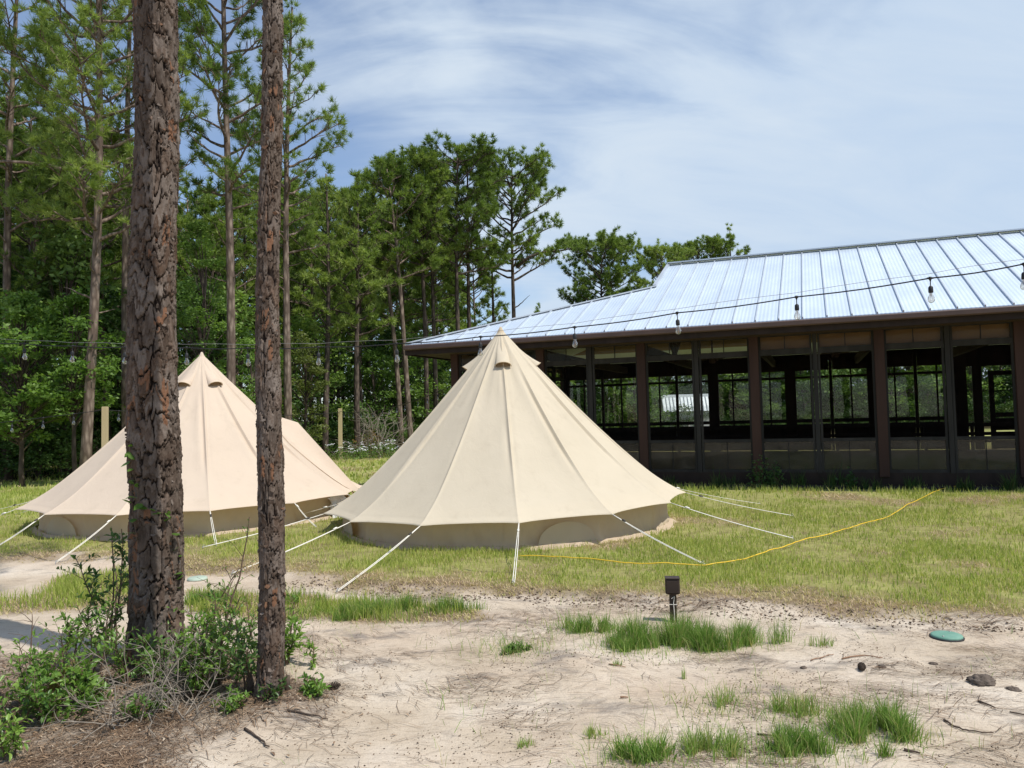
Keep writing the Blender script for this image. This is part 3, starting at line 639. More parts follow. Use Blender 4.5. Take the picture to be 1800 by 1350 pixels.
# floor and base
b = MB(); b.box(((wa+L_-1)/2, (wb+we)/2, .16), (L_-1-wa, we-wb-.3, .28)); b.build('floor', M_floor, bld)
b = MB(); b.box(((wa+L_-1)/2, wb, .21), (L_-1-wa+.1, .09, .24)); b.box((wa, (wb+we)/2, .21), (.09, we-wb-.2, .24)); b.build('skirting_board', M_bwood, bld)
b = MB(); b.box(((wa+L_-1)/2, wb-.28, .04), (L_-1-wa, .12, .13)); b.build('landscape_timber', M_gwood, bld)
# facade: posts, rails, panels
def facade(A, B_, posts, zs_, near=True, nm='window'):
    """A,B_: start and direction in local coords"""
    A = np.array(A, float); D = np.array(B_, float); N_ = np.array([D[1], -D[0], 0])   # outward
    P3 = lambda s, z, o=0: A+D*s+N_*o+np.array([0, 0, z])
    zb, zm, zt, ztop = zs_
    for i, s in enumerate(posts):
        b = MB(); b.box(P3(s, (zb+ztop)/2-.02, .02), ((.17 if near else .30), .17, ztop-zb+.1), [D, N_, (0, 0, 1)], bev=.008); b.build('post', M_rwood if near else M_bwood, bld)
    for i in range(len(posts)-1):
        s0, s1 = posts[i]+.085, posts[i+1]-.085; mid = (s0+s1)/2
        b = MB(); b.box(P3(mid, (zb+ztop)/2, .015), (.08, .09, ztop-zb), [D, N_, (0, 0, 1)]); b.build('mullion', M_gwood if near else M_bwood, bld)
        for (a0, a1) in ((s0, mid-.05), (mid+.05, s1)):
            cx = (a0+a1)/2; w_ = a1-a0
            if near:
                fr = MB()
                for zc, hh in ((zb+.03, .06), (zm, .06), (zt, .11), (ztop-.03, .07)): fr.box(P3(cx, zc, .0), (w_, .07, hh), [D, N_, (0, 0, 1)])
                for ss in (a0+.02, a1-.02):
                    for z0, z1 in ((zb+.06, zm-.03), (zm+.03, zt-.055), (zt+.055, ztop-.065)): fr.box(P3(ss, (z0+z1)/2, 0), (.04, .05, z1-z0), [D, N_, (0, 0, 1)])
                for z0, z1 in ((zb+.06, zm-.03), (zt+.055, ztop-.065)): fr.box(P3(cx, (z0+z1)/2, .0), (.014, .03, z1-z0), [D, N_, (0, 0, 1)])
                wn_ = fr.build(nm, M_gwood, bld)
                p = MB(); p.box(P3(cx, (zm+zt)/2, -.002), (w_-.08, .002, zt-zm-.085), [D, N_, (0, 0, 1)]); link('screen', p.mesh('screen'), M_screen, wn_)
                if i >= 3: p = MB(); p.box(P3(cx, (zt+ztop)/2, -.06), (w_-.02, .012, ztop-zt-.06), [D, N_, (0, 0, 1)]); link('plywood_panel', p.mesh('plywood_panel'), M_ply2, wn_)
                for z0, z1 in ((zb+.06, zm-.03), (zt+.055, ztop-.065)):
                    p = MB(); p.box(P3(cx, (z0+z1)/2, -.002), (w_-.08, .002, z1-z0), [D, N_, (0, 0, 1)])
                    me = p.mesh('pane'); link('pane', me, M_vinyl if z0 < 1 else M_vinyl2, wn_)
            else:
                fr = MB()
                for zc, hh in ((1.16, .10), (2.42, .07), (ztop-.2, .4)): fr.box(P3(cx, zc, 0), (w_, .07, hh), [D, N_, (0, 0, 1)])
                for z0, z1 in ((.31, .50), (.53, .72), (.75, .93), (.96, 1.06)): fr.box(P3(cx, (z0+z1)/2, 0), (w_, .045, z1-z0), [D, N_, (0, 0, 1)])
                fr.box(P3(cx, 1.08, .01), (.05, .04, .06), [D, N_, (0, 0, 1)])
                fr.box(P3(cx, 1.8, 0), (.045, .05, 1.2), [D, N_, (0, 0, 1)]); fr.box(P3(cx, 2.5+.05, 0), (.045, .045, .18), [D, N_, (0, 0, 1)])
                wn_ = fr.build(nm, M_bwood, bld)
                p = MB(); p.box(P3(cx, 1.9, -.01), (w_, .002, 1.36), [D, N_, (0, 0, 1)]); link('pane', p.mesh('pane'), M_pane, wn_)
facade((0, wb, 0), (1, 0, 0), PA, (.32, .945, 2.65, 3.02))
facade((wa, we, 0), (0, -1, 0), [.1, 2.15, 4.1, 6.05, 8.1], (.32, .945, 2.65, 3.02))
DOORB = 5
PF = [1.5, 3.7, 5.92, 8.14, 10.36]
facade((L_, we, 0), (-1, 0, 0), [L_-a for a in (23.0, 20.9, 18.7, 16.5, 14.3)], (.3, .945, 2.65, 3.02), False)
facade((L_, we, 0), (-1, 0, 0), [L_-a for a in (12.05, 9.9, 7.7, 5.5, 3.3, .8)], (.3, .945, 2.65, 3.02), False)
b = MB(); b.box((13.17, we, 2.6), (2.1, .07, .12)); b.box((13.17, we, 2.84), (2.1, .07, .36))
for a in (12.45, 13.9): b.box((a, we, 1.42), (.28 if a > 13 else .22, .09, 2.24))
for s in (12.78, 13.58): b.box((s, we, 1.35), (.12, .06, 2.1))
for zz_, h_ in ((2.34, .12), (1.22, .12), (.42, .22)): b.box((13.18, we, zz_), (.68, .055, h_))
for z0 in (.58, .80, .99): b.box((13.18, we, z0+.07), (.68, .05, .13))
b.build('door', M_bwood, bld)
b = MB(); b.box((L_-1, (wb+we)/2, 1.7), (.12, we-wb-.2, 2.8)); b.build('end_wall', M_bwood, bld)
# bench rail and low inner wall seen through the bays
b = MB()
for z_ in (.62, .74, .98): b.box((12.2, we-.55, z_), (20, .04, .09))
for k in range(19): b.box((2.3+k*1.1, we-.50, .60), (.08, .05, .76))
b.box((12.2, we-.75, .55), (20, .42, .04)); b.build('bench', M_bwood, bld)
# hanging fans
for a in (8.8, 6.2):
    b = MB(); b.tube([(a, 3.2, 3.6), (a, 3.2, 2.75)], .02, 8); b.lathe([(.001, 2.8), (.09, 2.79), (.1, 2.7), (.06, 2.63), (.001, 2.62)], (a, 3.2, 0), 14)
    for k in range(5):
        t_ = k*2*math.pi/5+.3; d = np.array([math.cos(t_), math.sin(t_), 0]); b.box(np.array([a, 3.2, 2.72])+d*.38, (.56, .13, .012), [d, (-d[1], d[0], 0), (0, 0, 1)])
    fo = b.build('ceiling_fan', M_shade, None); fo.matrix_world = Matrix.LocRotScale(bld.location, bld.rotation_euler, None)
    tag(fo, 'dark ceiling fan hanging inside the pavilion, %s' % ('the one nearer the double door' if a > 7 else 'the one behind the cream tent'), 'ceiling fan', 'fans inside the pavilion')
# downpipe
# ---------------------------------------------------------------- shed seen through the bays
sx0 = XAT(1162, 46); sx1 = XAT(1250, 46)
sh = empty('garden_shed', ((sx0+sx1)/2, 46, 0), rad(-4)); tag(sh, 'small gambrel shed with ribbed metal roof seen through the pavilion windows', 'shed')
hw = (sx1-sx0)/2; prof = [(-1.15, 1.45), (-1.0, 1.72), (-.55, 2.28), (0, 2.45), (.55, 2.28), (1.0, 1.72), (1.15, 1.45)]
b = MB()
for i in range(6):
    (y0, z0), (y1, z1) = prof[i], prof[i+1]; b.bar(((-hw), (y0+y1)/2, (z0+z1)/2), (hw, (y0+y1)/2, (z0+z1)/2), math.hypot(y1-y0, z1-z0)+.005, .04, up=(0, -(z1-z0), (y1-y0)))
b.build('roof', simple('shed_roof_metal', (.62, .66, .70), (.72, .76, .8), 3, .4, .5, .3), sh)
b = MB()
for k in range(15):
    xk = -hw+.03+k*(2*hw-.06)/14
    b.bar((xk, -1.17, 1.46), (xk, -1.02, 1.75), .05, .05); b.bar((xk, -1.02, 1.76), (xk, -.56, 2.32), .05, .05)
b.build('roof_ribs', simple('shed_rib_metal', (.28, .30, .34), (.34, .36, .4), 3, .5, .5, .3), sh)
b = MB(); b.box((0, 0, .72), (2*hw-.2, 2.1, 1.44)); b.add([(hw-.1, y, z-.03) for y, z in prof]+[(hw-.2, y, z-.03) for y, z in prof], t=[[0, i, i+1] for i in range(1, 6)]+[[7, 7+i+1, 7+i] for i in range(1, 6)]); b.build('wall', simple('pale_shed_siding', (.55, .55, .5), (.62, .62, .57), 3, .8), sh)
# ---------------------------------------------------------------- vegetation
M_pine = foliage('pine_needles', (.085, .14, .03), (.19, .265, .06), (.33, .40, .115), .38, .8)
M_oak = foliage('oak_leaves', (.07, .135, .028), (.165, .27, .058), (.28, .39, .10), .38, .7)
M_dark = foliage('dark_evergreen_leaves', (.03, .065, .018), (.075, .14, .036), (.15, .235, .06), .28, .5)
M_bright = foliage('young_green_leaves', (.07, .14, .025), (.13, .23, .045), (.21, .31, .075), .42, 2.0)
def bark_far(name, c1, c2):
    t = NT(name); v = t.mapv(t.obj(), (1, 1, .28)); n = t.voro(v, 11); n2 = t.noise(v, 18, 5, .7)
    c_ = t.mix(t.rng(t.math('ADD', n, t.math('MULTIPLY', n2, .5)), .35, .85), c1, c2); t.pbsdf(c_, .9, .15, 0, t.bump(n, .8, .03)); return t.m
M_bark = bark_far('grey_pine_bark', (.30, .235, .19), (.12, .088, .07))
M_bark2 = bark_far('dark_pine_bark', (.17, .13, .105), (.065, .05, .042))
M_twig = simple('grey_twig', (.20, .17, .14), (.32, .28, .23), 20, .8, .2)
M_brown_twig = simple('brown_twig', (.09, .06, .04), (.16, .11, .08), 20, .8, .2)
def unit(v): return v/np.maximum(np.linalg.norm(v, axis=-1, keepdims=True), 1e-9)
def tufts(C, Dn, K, ln, wd, R, spread=.85):
    n = len(C); d = unit(Dn)[:, None]*.62+R.normal(0, spread*.58, (n, K, 3))+np.array([0, 0, .12]); d = unit(d); L = ln*R.uniform(.65, 1.1, (n, K, 1))
    sd = unit(np.cross(d, R.normal(0, 1, (n, K, 3)))); c0 = C[:, None]+R.normal(0, .02, (n, K, 3))
    a = c0+d*L*.12-sd*wd*.5; b = c0+d*L*.12+sd*wd*.5; t = c0+d*L
    m0 = c0+d*L*.6
    V = np.stack([a, b, t+sd*wd*.15], 2).reshape(-1, 3); return V, np.arange(len(V)).reshape(-1, 3)
def pine_data(seed, H, cs, Rc, nb, K=20, ln=.26, wd=.03, tr=None, lean=(0, 0), tuft_step=.30, prof='round', trunkn=10, dead=4, top_r=.03):
    R = np.random.default_rng(seed); tr = tr or H*.0105
    zs = np.linspace(0, H, 16); bx = lean[0]*(zs/H)**1.3*H+.05*H*.15*np.sin(zs/H*4+seed); by = lean[1]*(zs/H)**1.3*H+.05*H*.12*np.sin(zs/H*5+seed*2)
    bx -= bx[0]; by -= by[0]
    T = MB(); T.tube(np.stack([bx, by, zs-.1], -1), tr*(1-(zs/H)**1.25*(1-top_r/tr))*(1+.25*np.exp(-zs/.35)), trunkn)
    at = lambda z: np.array([np.interp(z, zs, bx), np.interp(z, zs, by), z])
    C, Dn = [], []
    for i in range(nb+dead):
        isd = i >= nb
        f_ = (i+R.uniform(0, .9))/nb if not isd else R.uniform(-.35, .05)*(.9)
        f_ = min(f_, .985); z = H*(cs+(1-cs)*f_) if not isd else H*(cs+cs*f_)
        a = i*2.4+R.uniform(-.5, .5)
        if prof == 'round': pr = math.sin(math.pi*min(1, .18+.82*f_))**.7*(.75+.25*(f_ < .7)) if f_ > 0 else .6
        elif prof == 'flat': pr = .10+(.75+.4*max(0, f_))*math.sqrt(max(0, 1-max(0, f_)**6))
        else: pr = (1-.75*max(0, f_))
        Lb = Rc*pr*R.uniform(.65, 1.15)*(1 if not isd else .45); el0 = R.uniform(.0, .45)+.5*max(0, f_); el1 = el0+R.uniform(.0, .5)
        m = 9; s = np.linspace(0, 1, m); P = [at(z)]; aa = a
        for k in range(1, m):
            e_ = el0+(el1-el0)*s[k]+R.normal(0, .12); aa += R.normal(0, .13); P.append(P[-1]+np.array([math.cos(aa)*math.cos(e_), math.sin(aa)*math.cos(e_), math.sin(e_)])*Lb/(m-1))
        P = np.array(P); P[:, 2] = np.where(P[:, 2] > H*.955, H*.955+(P[:, 2]-H*.955)*.22, P[:, 2]); r0 = min(tr*.36, .012+.017*Lb)*(1.25-.6*max(0, f_)); T.tube(P, r0*(1-.8*s), 5, False)
        if isd: continue
        st = .38 if Lb > .9 else .2; dd = st*Lb
        while dd < Lb:
            k = dd/Lb*(m-1); k0 = int(k); p0 = P[k0]*(1-(k-k0))+P[min(k0+1, m-1)]*(k-k0); bd = unit(P[min(k0+1, m-1)]-P[max(k0-1, 0)])
            sdv = np.cross(bd, (0, 0, 1)); sdv /= max(np.linalg.norm(sdv), 1e-6); sgn = 1 if R.random() < .5 else -1
            lt = R.uniform(.25, .85)*min(1, Lb*.4)*(1.25-dd/Lb*.5); dr = unit(bd*.6+sdv*sgn*R.uniform(.4, 1.1)+np.array([0, 0, R.uniform(.1, .8)]))
            q = p0+dr*lt; q2 = p0+dr*lt*.5+np.array([0, 0, .04]); T.tube([p0, q2, q], [r0*.35, r0*.25, r0*.15], 3, False)
            C.append(q); Dn.append(dr)
            if lt > .4: 
                o = R.normal(0, .5, 3); C.append(q2+unit(dr+o)*.12); Dn.append(unit(dr+o)); o = R.normal(0, .6, 3); q3 = q-dr*.1+unit(dr+o)*.28; C.append(q3); Dn.append(unit(dr+o))
            dd += tuft_step*R.uniform(.55, 1.2)
        C.append(P[-1]); Dn.append(unit(P[-1]-P[-2]))
    for k in range(5): C.append(at(H)+R.normal(0, .12, 3)); Dn.append(np.array([R.normal(0, .4), R.normal(0, .4), 1.]))
    V, F_ = tufts(np.array(C), np.array(Dn), K, ln, wd, R)
    return T.mesh('pine_trunk', True), mk_mesh('pine_crown', V, F_, False)
def leaves_geo(C, n_, R, s, up=.35, aspect=.5, droop=0.):
    """one rhombus leaf per centre"""
    d = unit(R.normal(0, 1, (len(C), 3))*np.array([1, 1, .6])+np.array([0, 0, -droop])); nrm = unit(R.normal(0, 1, (len(C), 3))+n_*up*2); sd = unit(np.cross(d, nrm)); L = (s*R.uniform(.6, 1.25, len(C)))[:, None]
    V = np.stack([C, C+d*L*.5-sd*L*aspect*.5, C+d*L, C+d*L*.5+sd*L*aspect*.5], 1).reshape(-1, 3); return V, np.arange(len(V)).reshape(-1, 4)
def broad_data(seed, H, Rc, nclump=60, per=120, s=.11, cl=.42, cs=.25, tr=.07, aspect=.55):
    R = np.random.default_rng(seed); T = MB(); zs = np.linspace(0, H*.85, 9); bx = np.cumsum(R.normal(0, .035*H/6, 9)); by = np.cumsum(R.normal(0, .035*H/6, 9)); bx -= bx[0]; by -= by[0]
    T.tube(np.stack([bx, by, zs-.1], -1), tr*(1-.75*zs/zs[-1]), 8)
    cc = []
    for i in range(nclump):
        t = R.uniform(0, 1); a = R.uniform(0, 6.28); zc = H*(cs+(1-cs)*t); rr = Rc*math.sqrt(max(.05, 1-(2*t-.85)**2))*R.uniform(.35, 1.05)
        k = np.interp(zc*.7, zs, np.arange(9)); p0 = np.array([np.interp(zc*.7, zs, bx), np.interp(zc*.7, zs, by), min(zc*.7, zs[-1])]); p1 = np.array([math.cos(a)*rr, math.sin(a)*rr, zc])
        T.tube([p0, (p0+p1)/2+np.array([0, 0, .12*H/6]), p1], [tr*.3, tr*.18, tr*.06], 4, False); cc.append(p1)
    cc = np.array(cc); sz = cl*R.uniform(.5, 1.25, nclump)
    C = np.repeat(cc, per, 0); o = unit(R.normal(0, 1, C.shape)); rr = R.uniform(.25, 1, (len(C), 1))**.5*np.repeat(sz, per)[:, None]; C = C+o*rr*np.array([1.15, 1.15, .6])
    V, F_ = leaves_geo(C, o*.4+np.array([0, 0, .6]), R, s, .5, aspect); return T.mesh('tree_trunk', True), mk_mesh('tree_crown', V, F_, False)
def make_tree(name, data, barkm, leafm, loc, rz=0, sc=(1, 1, 1), label='', cat='tree', group=None):
    e = empty(name, loc, rz); e.scale = sc; tag(e, label, cat, group)
    link('trunk', data[0], barkm, e); link('crown', data[1], leafm, e); return e
# prototypes for the wood
RG = random.Random(4)
PR = [pine_data(s, 12, cs, rc, nb, 28, .30, .046, prof=pf, lean=(lx+.015, 0), tuft_step=.15, trunkn=8) for s, cs, rc, nb, pf, lx in
      ((1, .45, 1.6, 34, 'round', .02), (2, .48, 2.0, 32, 'flat', -.03), (3, .35, 1.5, 40, 'cone', .0), (4, .52, 1.8, 30, 'round', .04), (5, .40, 1.7, 36, 'flat', .01), (6, .28, 1.4, 42, 'cone', -.02))]
BR = [broad_data(s, 6, rc, nc, 70, .17, .55, cs, .06) for s, rc, nc, cs in ((11, 1.6, 50, .12), (12, 1.3, 44, .2), (13, 1.9, 56, .08))]
SH = [broad_data(s, 1.6, .9, 26, 60, .10, .32, .1, .02, .45) for s in (21, 22)]
def at_px(px, Y): return XAT(px, Y)
def H_at(px, py, Y): return AT(px, py, Y).z
# ---- individual pines with a place of their own: px, py(top), depth, crown start fraction, crown radius, branches, profile, lean, label
near = [
 (148, -300, 20, .36, 2.9, 70, 'round', (.0, .0), 'tall pine with a long low bare limb, leftmost tall trunk behind the left tent', 31),
 (402, -260, 22, .42, 2.2, 58, 'round', (-.005, .0), 'tall straight pine rising between the two foreground trunks behind the peach tent', 32),
 (506, 5, 25, .45, 2.0, 46, 'round', (.012, 0), 'tall pine whose crown shows just right of the thinner foreground trunk', 33),
 (222, -200, 24, .45, 2.0, 44, 'flat', (.0, 0), 'slim pine seen just left of the thick foreground trunk', 34),
 (12, -160, 23, .42, 2.2, 36, 'round', (.0, 0), 'pine with leafy crown at the left edge of the view', 35),
 (722, 290, 33, .60, 1.9, 26, 'flat', (-.10, 0), 'thin pine leaning left, right one of the leaning pair beyond the tents', 36),
 (705, 305, 34, .58, 1.8, 26, 'flat', (-.12, 0), 'thin pine leaning left, left one of the leaning pair beyond the tents', 37),
 (748, 292, 35, .60, 2.3, 40, 'flat', (-.02, 0), 'dark trunked pine with flat crown left of the tallest skyline pine', 38),
 (766, 300, 36, .55, 1.6, 26, 'round', (.0, 0), 'slender pine close behind the dark trunked pine in the skyline row', 39),
 (812, 262, 35, .58, 2.5, 46, 'flat', (-.01, 0), 'tallest pine of the skyline row above the pavilion eave', 40),
 (833, 268, 37, .50, 1.9, 30, 'round', (-.03, 0), 'pine with bare curved trunk next to the tallest skyline pine', 41),
 (628, 315, 31, .42, 2.0, 30, 'round', (-.02, 0), 'pine with rounded crown at the left end of the skyline row', 42),
 (570, 300, 30, .40, 1.7, 28, 'round', (-.01, 0), 'bushy pine just right of the leafy crown by the thinner trunk', 43),
 (866, 430, 39, .35, 1.5, 24, 'cone', (.0, 0), 'shorter pine between the skyline row and the lone pine', 44),
 (1066, 424, 50, .55, 3.2, 60, 'flat', (-.01, 0), 'round crowned pine standing alone above the low end of the metal roof', 46),
 (1165, 438, 52, .50, 2.5, 44, 'flat', (.0, 0), 'pine with small dark crown right of the round crowned one above the roof', 47),
 (1226, 430, 56, .50, 3.0, 48, 'flat', (.0, 0), 'broad low pine crown just above the start of the roof ridge', 48),
 (1284, 402, 54, .50, 2.0, 30, 'round', (.0, 0), 'thin airy pine, rightmost crown above the roof ridge', 49),
 (1150, 470, 60, .35, 1.6, 18, 'cone', (.0, 0), 'small distant pine filling the gap behind the roof corner', 50),
 (948, 540, 62, .3, 1.3, 14, 'cone', (.0, 0), 'tiny distant pine tip showing above the low end of the roof', 51),
]
for px, py, Y, cs, rc, nb, pf, ln_, lab, sd in near:
    H = H_at(px, py, Y); cl = Y < 28
    d_ = pine_data(sd, H, cs, rc, nb, 44 if cl else 40, .25 if cl else .27, .020 if cl else .034, tr=.135 if cl else .13, lean=(ln_[0]+.022, 0), tuft_step=.155 if cl else .18, prof=pf, trunkn=14 if cl else 8)
    x = at_px(px, Y)-(ln_[0]*0)
    make_tree('pine_tree', d_, M_bark if cl or sd in (36, 37) else M_bark2, M_pine, (x, Y, 0), 0, label=lab, cat='pine tree', group='individually placed pines')
# ---- the lone pine with its long right limb
def lone():
    Y = 38; x0 = at_px(905, Y); H = H_at(905, 285, Y); R = np.random.default_rng(77)
    tm, cm = pine_data(45, H*.985, .58, 2.9, 42, 40, .27, .034, tr=.15, lean=(.027, 0), tuft_step=.19, prof='flat', dead=1)
    e = empty('pine_tree', (x0, Y, 0)); tag(e, 'lone open crowned pine with one long bare limb reaching right over the roof', 'pine tree', 'individually placed pines')
    link('trunk', tm, M_bark2, e); link('crown', cm, M_pine, e)
    pts = [AT(908, 470, Y), AT(930, 452, Y), AT(955, 443, Y-.2), (AT(985, 441, Y-.3)), AT(1003, 437, Y-.4), AT(1018, 444, Y-.4)]
    P = np.array([[p.x-x0, p.y-Y, p.z] for p in pts]); b = MB(); b.tube(P, [.09, .075, .06, .045, .03, .02], 6)
    P2 = np.array([[AT(*q, Y).x-x0, 0, AT(*q, Y).z] for q in ((903, 432), (890, 420), (878, 410), (867, 400))]); b.tube(P2, [.05, .04, .025, .012], 5)
    b.build('bare_limb', M_bark2, e, True)
    C, D = [], []
    for t in np.linspace(0, 1, 16):
        k = 3+t*1.99; k0 = int(min(k, 4)); p = P[k0]*(1-(k-k0))+P[k0+1]*(k-k0)
        for _ in range(2): o = R.normal(0, .5, 3)*np.array([.7, .6, .35]); C.append(p+o+np.array([.2, 0, .1])); D.append(unit(o+np.array([.3, 0, .4])))
    V, F_ = tufts(np.array(C), np.array(D), 20, .28, .032, R); link('limb_needles', mk_mesh('limb_needles', V, F_), M_pine, e)
    # long right-hand limb of the crown
lone()
# long dead limb of the first pine
Y = 20; b = MB(); pts = [AT(q[0], q[1], Y) for q in ((150, 322), (132, 308), (105, 298), (60, 295), (10, 296), (-40, 292))]
p0 = [o for o in scene.objects if o.name == 'pine_tree'][0]
b.tube([[p.x-p0.location.x, p.y-Y+(-.15*i), p.z] for i, p in enumerate(pts)], [.055, .05, .045, .038, .03, .02], 7); b.build('bare_limb', M_bark, p0, True)
# ---- skyline limit for the fill trees
SKY = [(-900, 60), (60, 140), (200, 200), (330, 310), (440, 250), (520, 240), (560, 300), (620, 330), (700, 300), (760, 305), (840, 275), (868, 330), (885, 560), (985, 560), (1010, 520), (1110, 500), (1140, 460), (1200, 475), (1320, 470), (1500, 450), (1800, 425), (2600, 380)]
def skyY(px): return float(np.interp(px, [a for a, _ in SKY], [b for _, b in SKY]))
def px_of(x, Y): return 900+FOC*x/Y
cnt = 0
rows = [(23, 1.9), (26, 1.9), (30, 1.8), (34, 1.9), (39, 2.0), (45, 2.1), (52, 2.3), (60, 2.6), (72, 3.2)]
def edgeY(x): return float(np.interp(x, [-40, -17, -11, -6.5, -2, 3, 14, 60], [16, 20, 26, 33.5, 38, 42, 47, 50]))
for Y, st in rows:
    x = -.80*Y
    while x < .80*Y:
        xx = x+RG.uniform(-.6, .6); yy = Y+RG.uniform(-1.6, 1.6); x += st*RG.uniform(.7, 1.4)
        if yy < edgeY(xx)+1 or (1140 < px_of(xx, yy) < 1275 and yy < 50): continue
        px = px_of(xx, yy); top = max(skyY(px-28), skyY(px), skyY(px+28)); Hm = EYE+(727-(px-900)*.027-top)/FOC*yy
        if px > 880: Hm = min(Hm, 14.5)
        Hh = min(Hm*RG.uniform(.72, .98), 16+RG.uniform(-2, 1)); 
        if Hh < 4: continue
        s = Hh/12; sx = max(.75, min(1.15, s)) ; k = RG.randrange(6)
        left = px < 880
        lab = ('slender pine packed into the dense wood behind the tents' if left else 'slender pine in the far wood seen through the pavilion windows')
        make_tree('pine_tree', PR[k], M_bark2 if RG.random() < .65 else M_bark, M_pine, (xx, yy, -.05), RG.uniform(0, 6.28), (sx, sx, s), lab, 'pine tree', 'pines of the dense wood' if left else 'pines of the far wood'); cnt += 1
for Y0, st in ((1.2, 1.5), (3.5, 1.7), (7.5, 2.0), (12, 2.4), (18, 2.8), (26, 3.2)):
    x = -24.
    while x < 42:
        xx = x+RG.uniform(-.5, .5); x += st*RG.uniform(.75, 1.3); yy = edgeY(xx)+Y0+RG.uniform(-.8, .8); px = px_of(xx, yy)
        if not -350 < px < 2150 or (1140 < px < 1275 and yy < 50): continue
        top = max(skyY(px-25), skyY(px+25)); Hm = EYE+(727-(px-900)*.027-top)/FOC*yy
        Hh = min(RG.uniform(3.4, 8.2)*(1 if Y0 < 10 else 1.3) if px < 880 else RG.uniform(3.2, 8.5), Hm*.85)
        if px < 900 and 640 < px: Hh = min(Hh, 6.2)
        if Hh < 2: continue
        s = Hh/6; left = px < 880
        make_tree('broadleaf_tree', BR[RG.randrange(3)], M_bark2, M_dark if RG.random() < .4 else M_oak, (xx, yy, -.05), RG.uniform(0, 6.28), (max(.8, s)*1.05, max(.8, s)*1.05, s),
                  'leafy understorey tree in the thicket behind the tents' if left else 'low leafy tree along the wood beyond the pavilion', 'tree', 'understorey trees of the thicket' if left else 'understorey trees beyond the pavilion'); cnt += 1
for Y0, st in ((-.3, .95), (.7, 1.3)):
    x = -22.
    while x < 40:
        xx = x+RG.uniform(-.3, .3); x += st*RG.uniform(.7, 1.5)*(1 if x < 0 else 1.8); yy = edgeY(xx)+Y0+RG.uniform(-.4, .4); px = px_of(xx, yy)
        if not -250 < px < 2050: continue
        s = RG.uniform(.6, 1.25); left = px < 880
        make_tree('shrub', SH[RG.randrange(2)], M_bark2, M_dark if RG.random() < .5 else M_oak, (xx, yy, -.05), RG.uniform(0, 6.28), (s*1.2, s*1.2, s), 'low dark shrub at the foot of the wood behind the tents' if left else 'low shrub at the edge of the grass beyond the pavilion', 'shrub', 'shrubs along the wood edge' if left else 'shrubs beyond the pavilion')
print('fill', cnt)
# ---- named broadleaf trees
for px, py, Y, rc, nc, per, s_, m_, cs, lab, sd in (
 (40, 520, 20.2, 1.6, 120, 70, .13, M_bright, .26, 'bright green sapling oak in the sun at the left edge', 61),
 (135, 512, 20.4, 1.0, 70, 65, .13, M_bright, .40, 'small bright green oak beside the leftmost tall pine', 62),
 (352, 395, 23, 1.0, 60, 130, .10, M_oak, .30, 'leafy green broadleaf tree between the foreground trunks, above the peach tent', 63),
 (538, 590, 27, 1.0, 40, 110, .09, foliage('olive_leaves', (.05, .07, .015), (.10, .13, .03), (.16, .19, .05), .35, 1.5), .2, 'olive green bushy cedar just right of the thinner trunk', 64),
 (445, 600, 24, .9, 40, 110, .09, M_oak, .2, 'dark rounded young tree peeking above the peach tent slope', 65),
 (265, 430, 25, 1.3, 60, 110, .11, M_dark, .3, 'dark leafy tree behind the thick foreground trunk', 66)):
    H = H_at(px, py, Y); d_ = broad_data(sd, H, rc, nc, per, s_, .28, cs, .07)
    make_tree('broadleaf_tree', d_, M_bark2, m_, (at_px(px, Y), Y, 0), 0, label=lab, cat='tree', group='individually placed leafy trees')
# dead twiggy bush
def deadbush():
    R = np.random.default_rng(8); Y = 31; e = MB()
    c0 = AT(655, 700, Y)
    for i in range(34):
        a = R.uniform(0, 6.28); p = np.array([R.normal(0, .1), R.normal(0, .1), 0.0]); P = [p]; v = unit(np.array([math.cos(a)*.7, math.sin(a)*.5, .9]))
        for k in range(9): v = unit(v+R.normal(0, .28, 3)+np.array([0, 0, -.06])); P.append(P[-1]+v*.24); 
        e.tube(P, np.linspace(.022, .005, 10), 4, False)
        for k in range(3, 9):
            v2 = unit(v+R.normal(0, .9, 3)); e.tube([P[k], P[k]+v2*.3, P[k]+v2*.5+R.normal(0, .06, 3)], [.009, .006, .003], 3, False)
    o = link('dead_bush', e.mesh('dead_bush', True), M_twig, loc=(c0.x, Y, .1)); tag(o, 'grey leafless twiggy bush at the wood edge between the two tents', 'bush')
deadbush()
# weeds before the wood, with white flower heads
def weeds(name, loc, n, h, spread, leafm, label, flowers=0, seed=1, group=None):
    R = np.random.default_rng(seed); e = empty(name, loc); tag(e, label, 'weeds', group); b = MB(); C = []; N_ = []; fl = MB()
    for i in range(n):
        x, y = R.normal(0, spread[0]), R.normal(0, spread[1]); hh = h*R.uniform(.5, 1.1); q = np.array([x+R.normal(0, .06), y+R.normal(0, .06), hh])
        b.tube([[x, y, -.03], [(x+q[0])/2+R.normal(0, .02), y, hh*.55], q], [.006, .005, .003], 3, False); k = int(22*hh/.5)+6
        t = R.uniform(.1, 1, k)[:, None]; C.append(np.array([x, y, 0])*(1-t)+q*t+R.normal(0, .05, (k, 3)))
        if i < flowers:
            for _ in range(5):
                p = q+R.normal(0, .05, 3)*np.array([1, 1, .3])+np.array([0, 0, .02]); fl.tube([p, p+np.array([0, 0, .012])], [.03, .024], 6)
    C = np.concatenate(C); V, F_ = leaves_geo(C, np.array([0, 0, 1.]), R, .09, .4, .4); link('foliage', mk_mesh('foliage', V, F_), leafm, e); tag(b.build('stem', M_twig, e), kind='stuff')
    if flowers: tag(fl.build('flower_heads', M_white, e), kind='stuff')
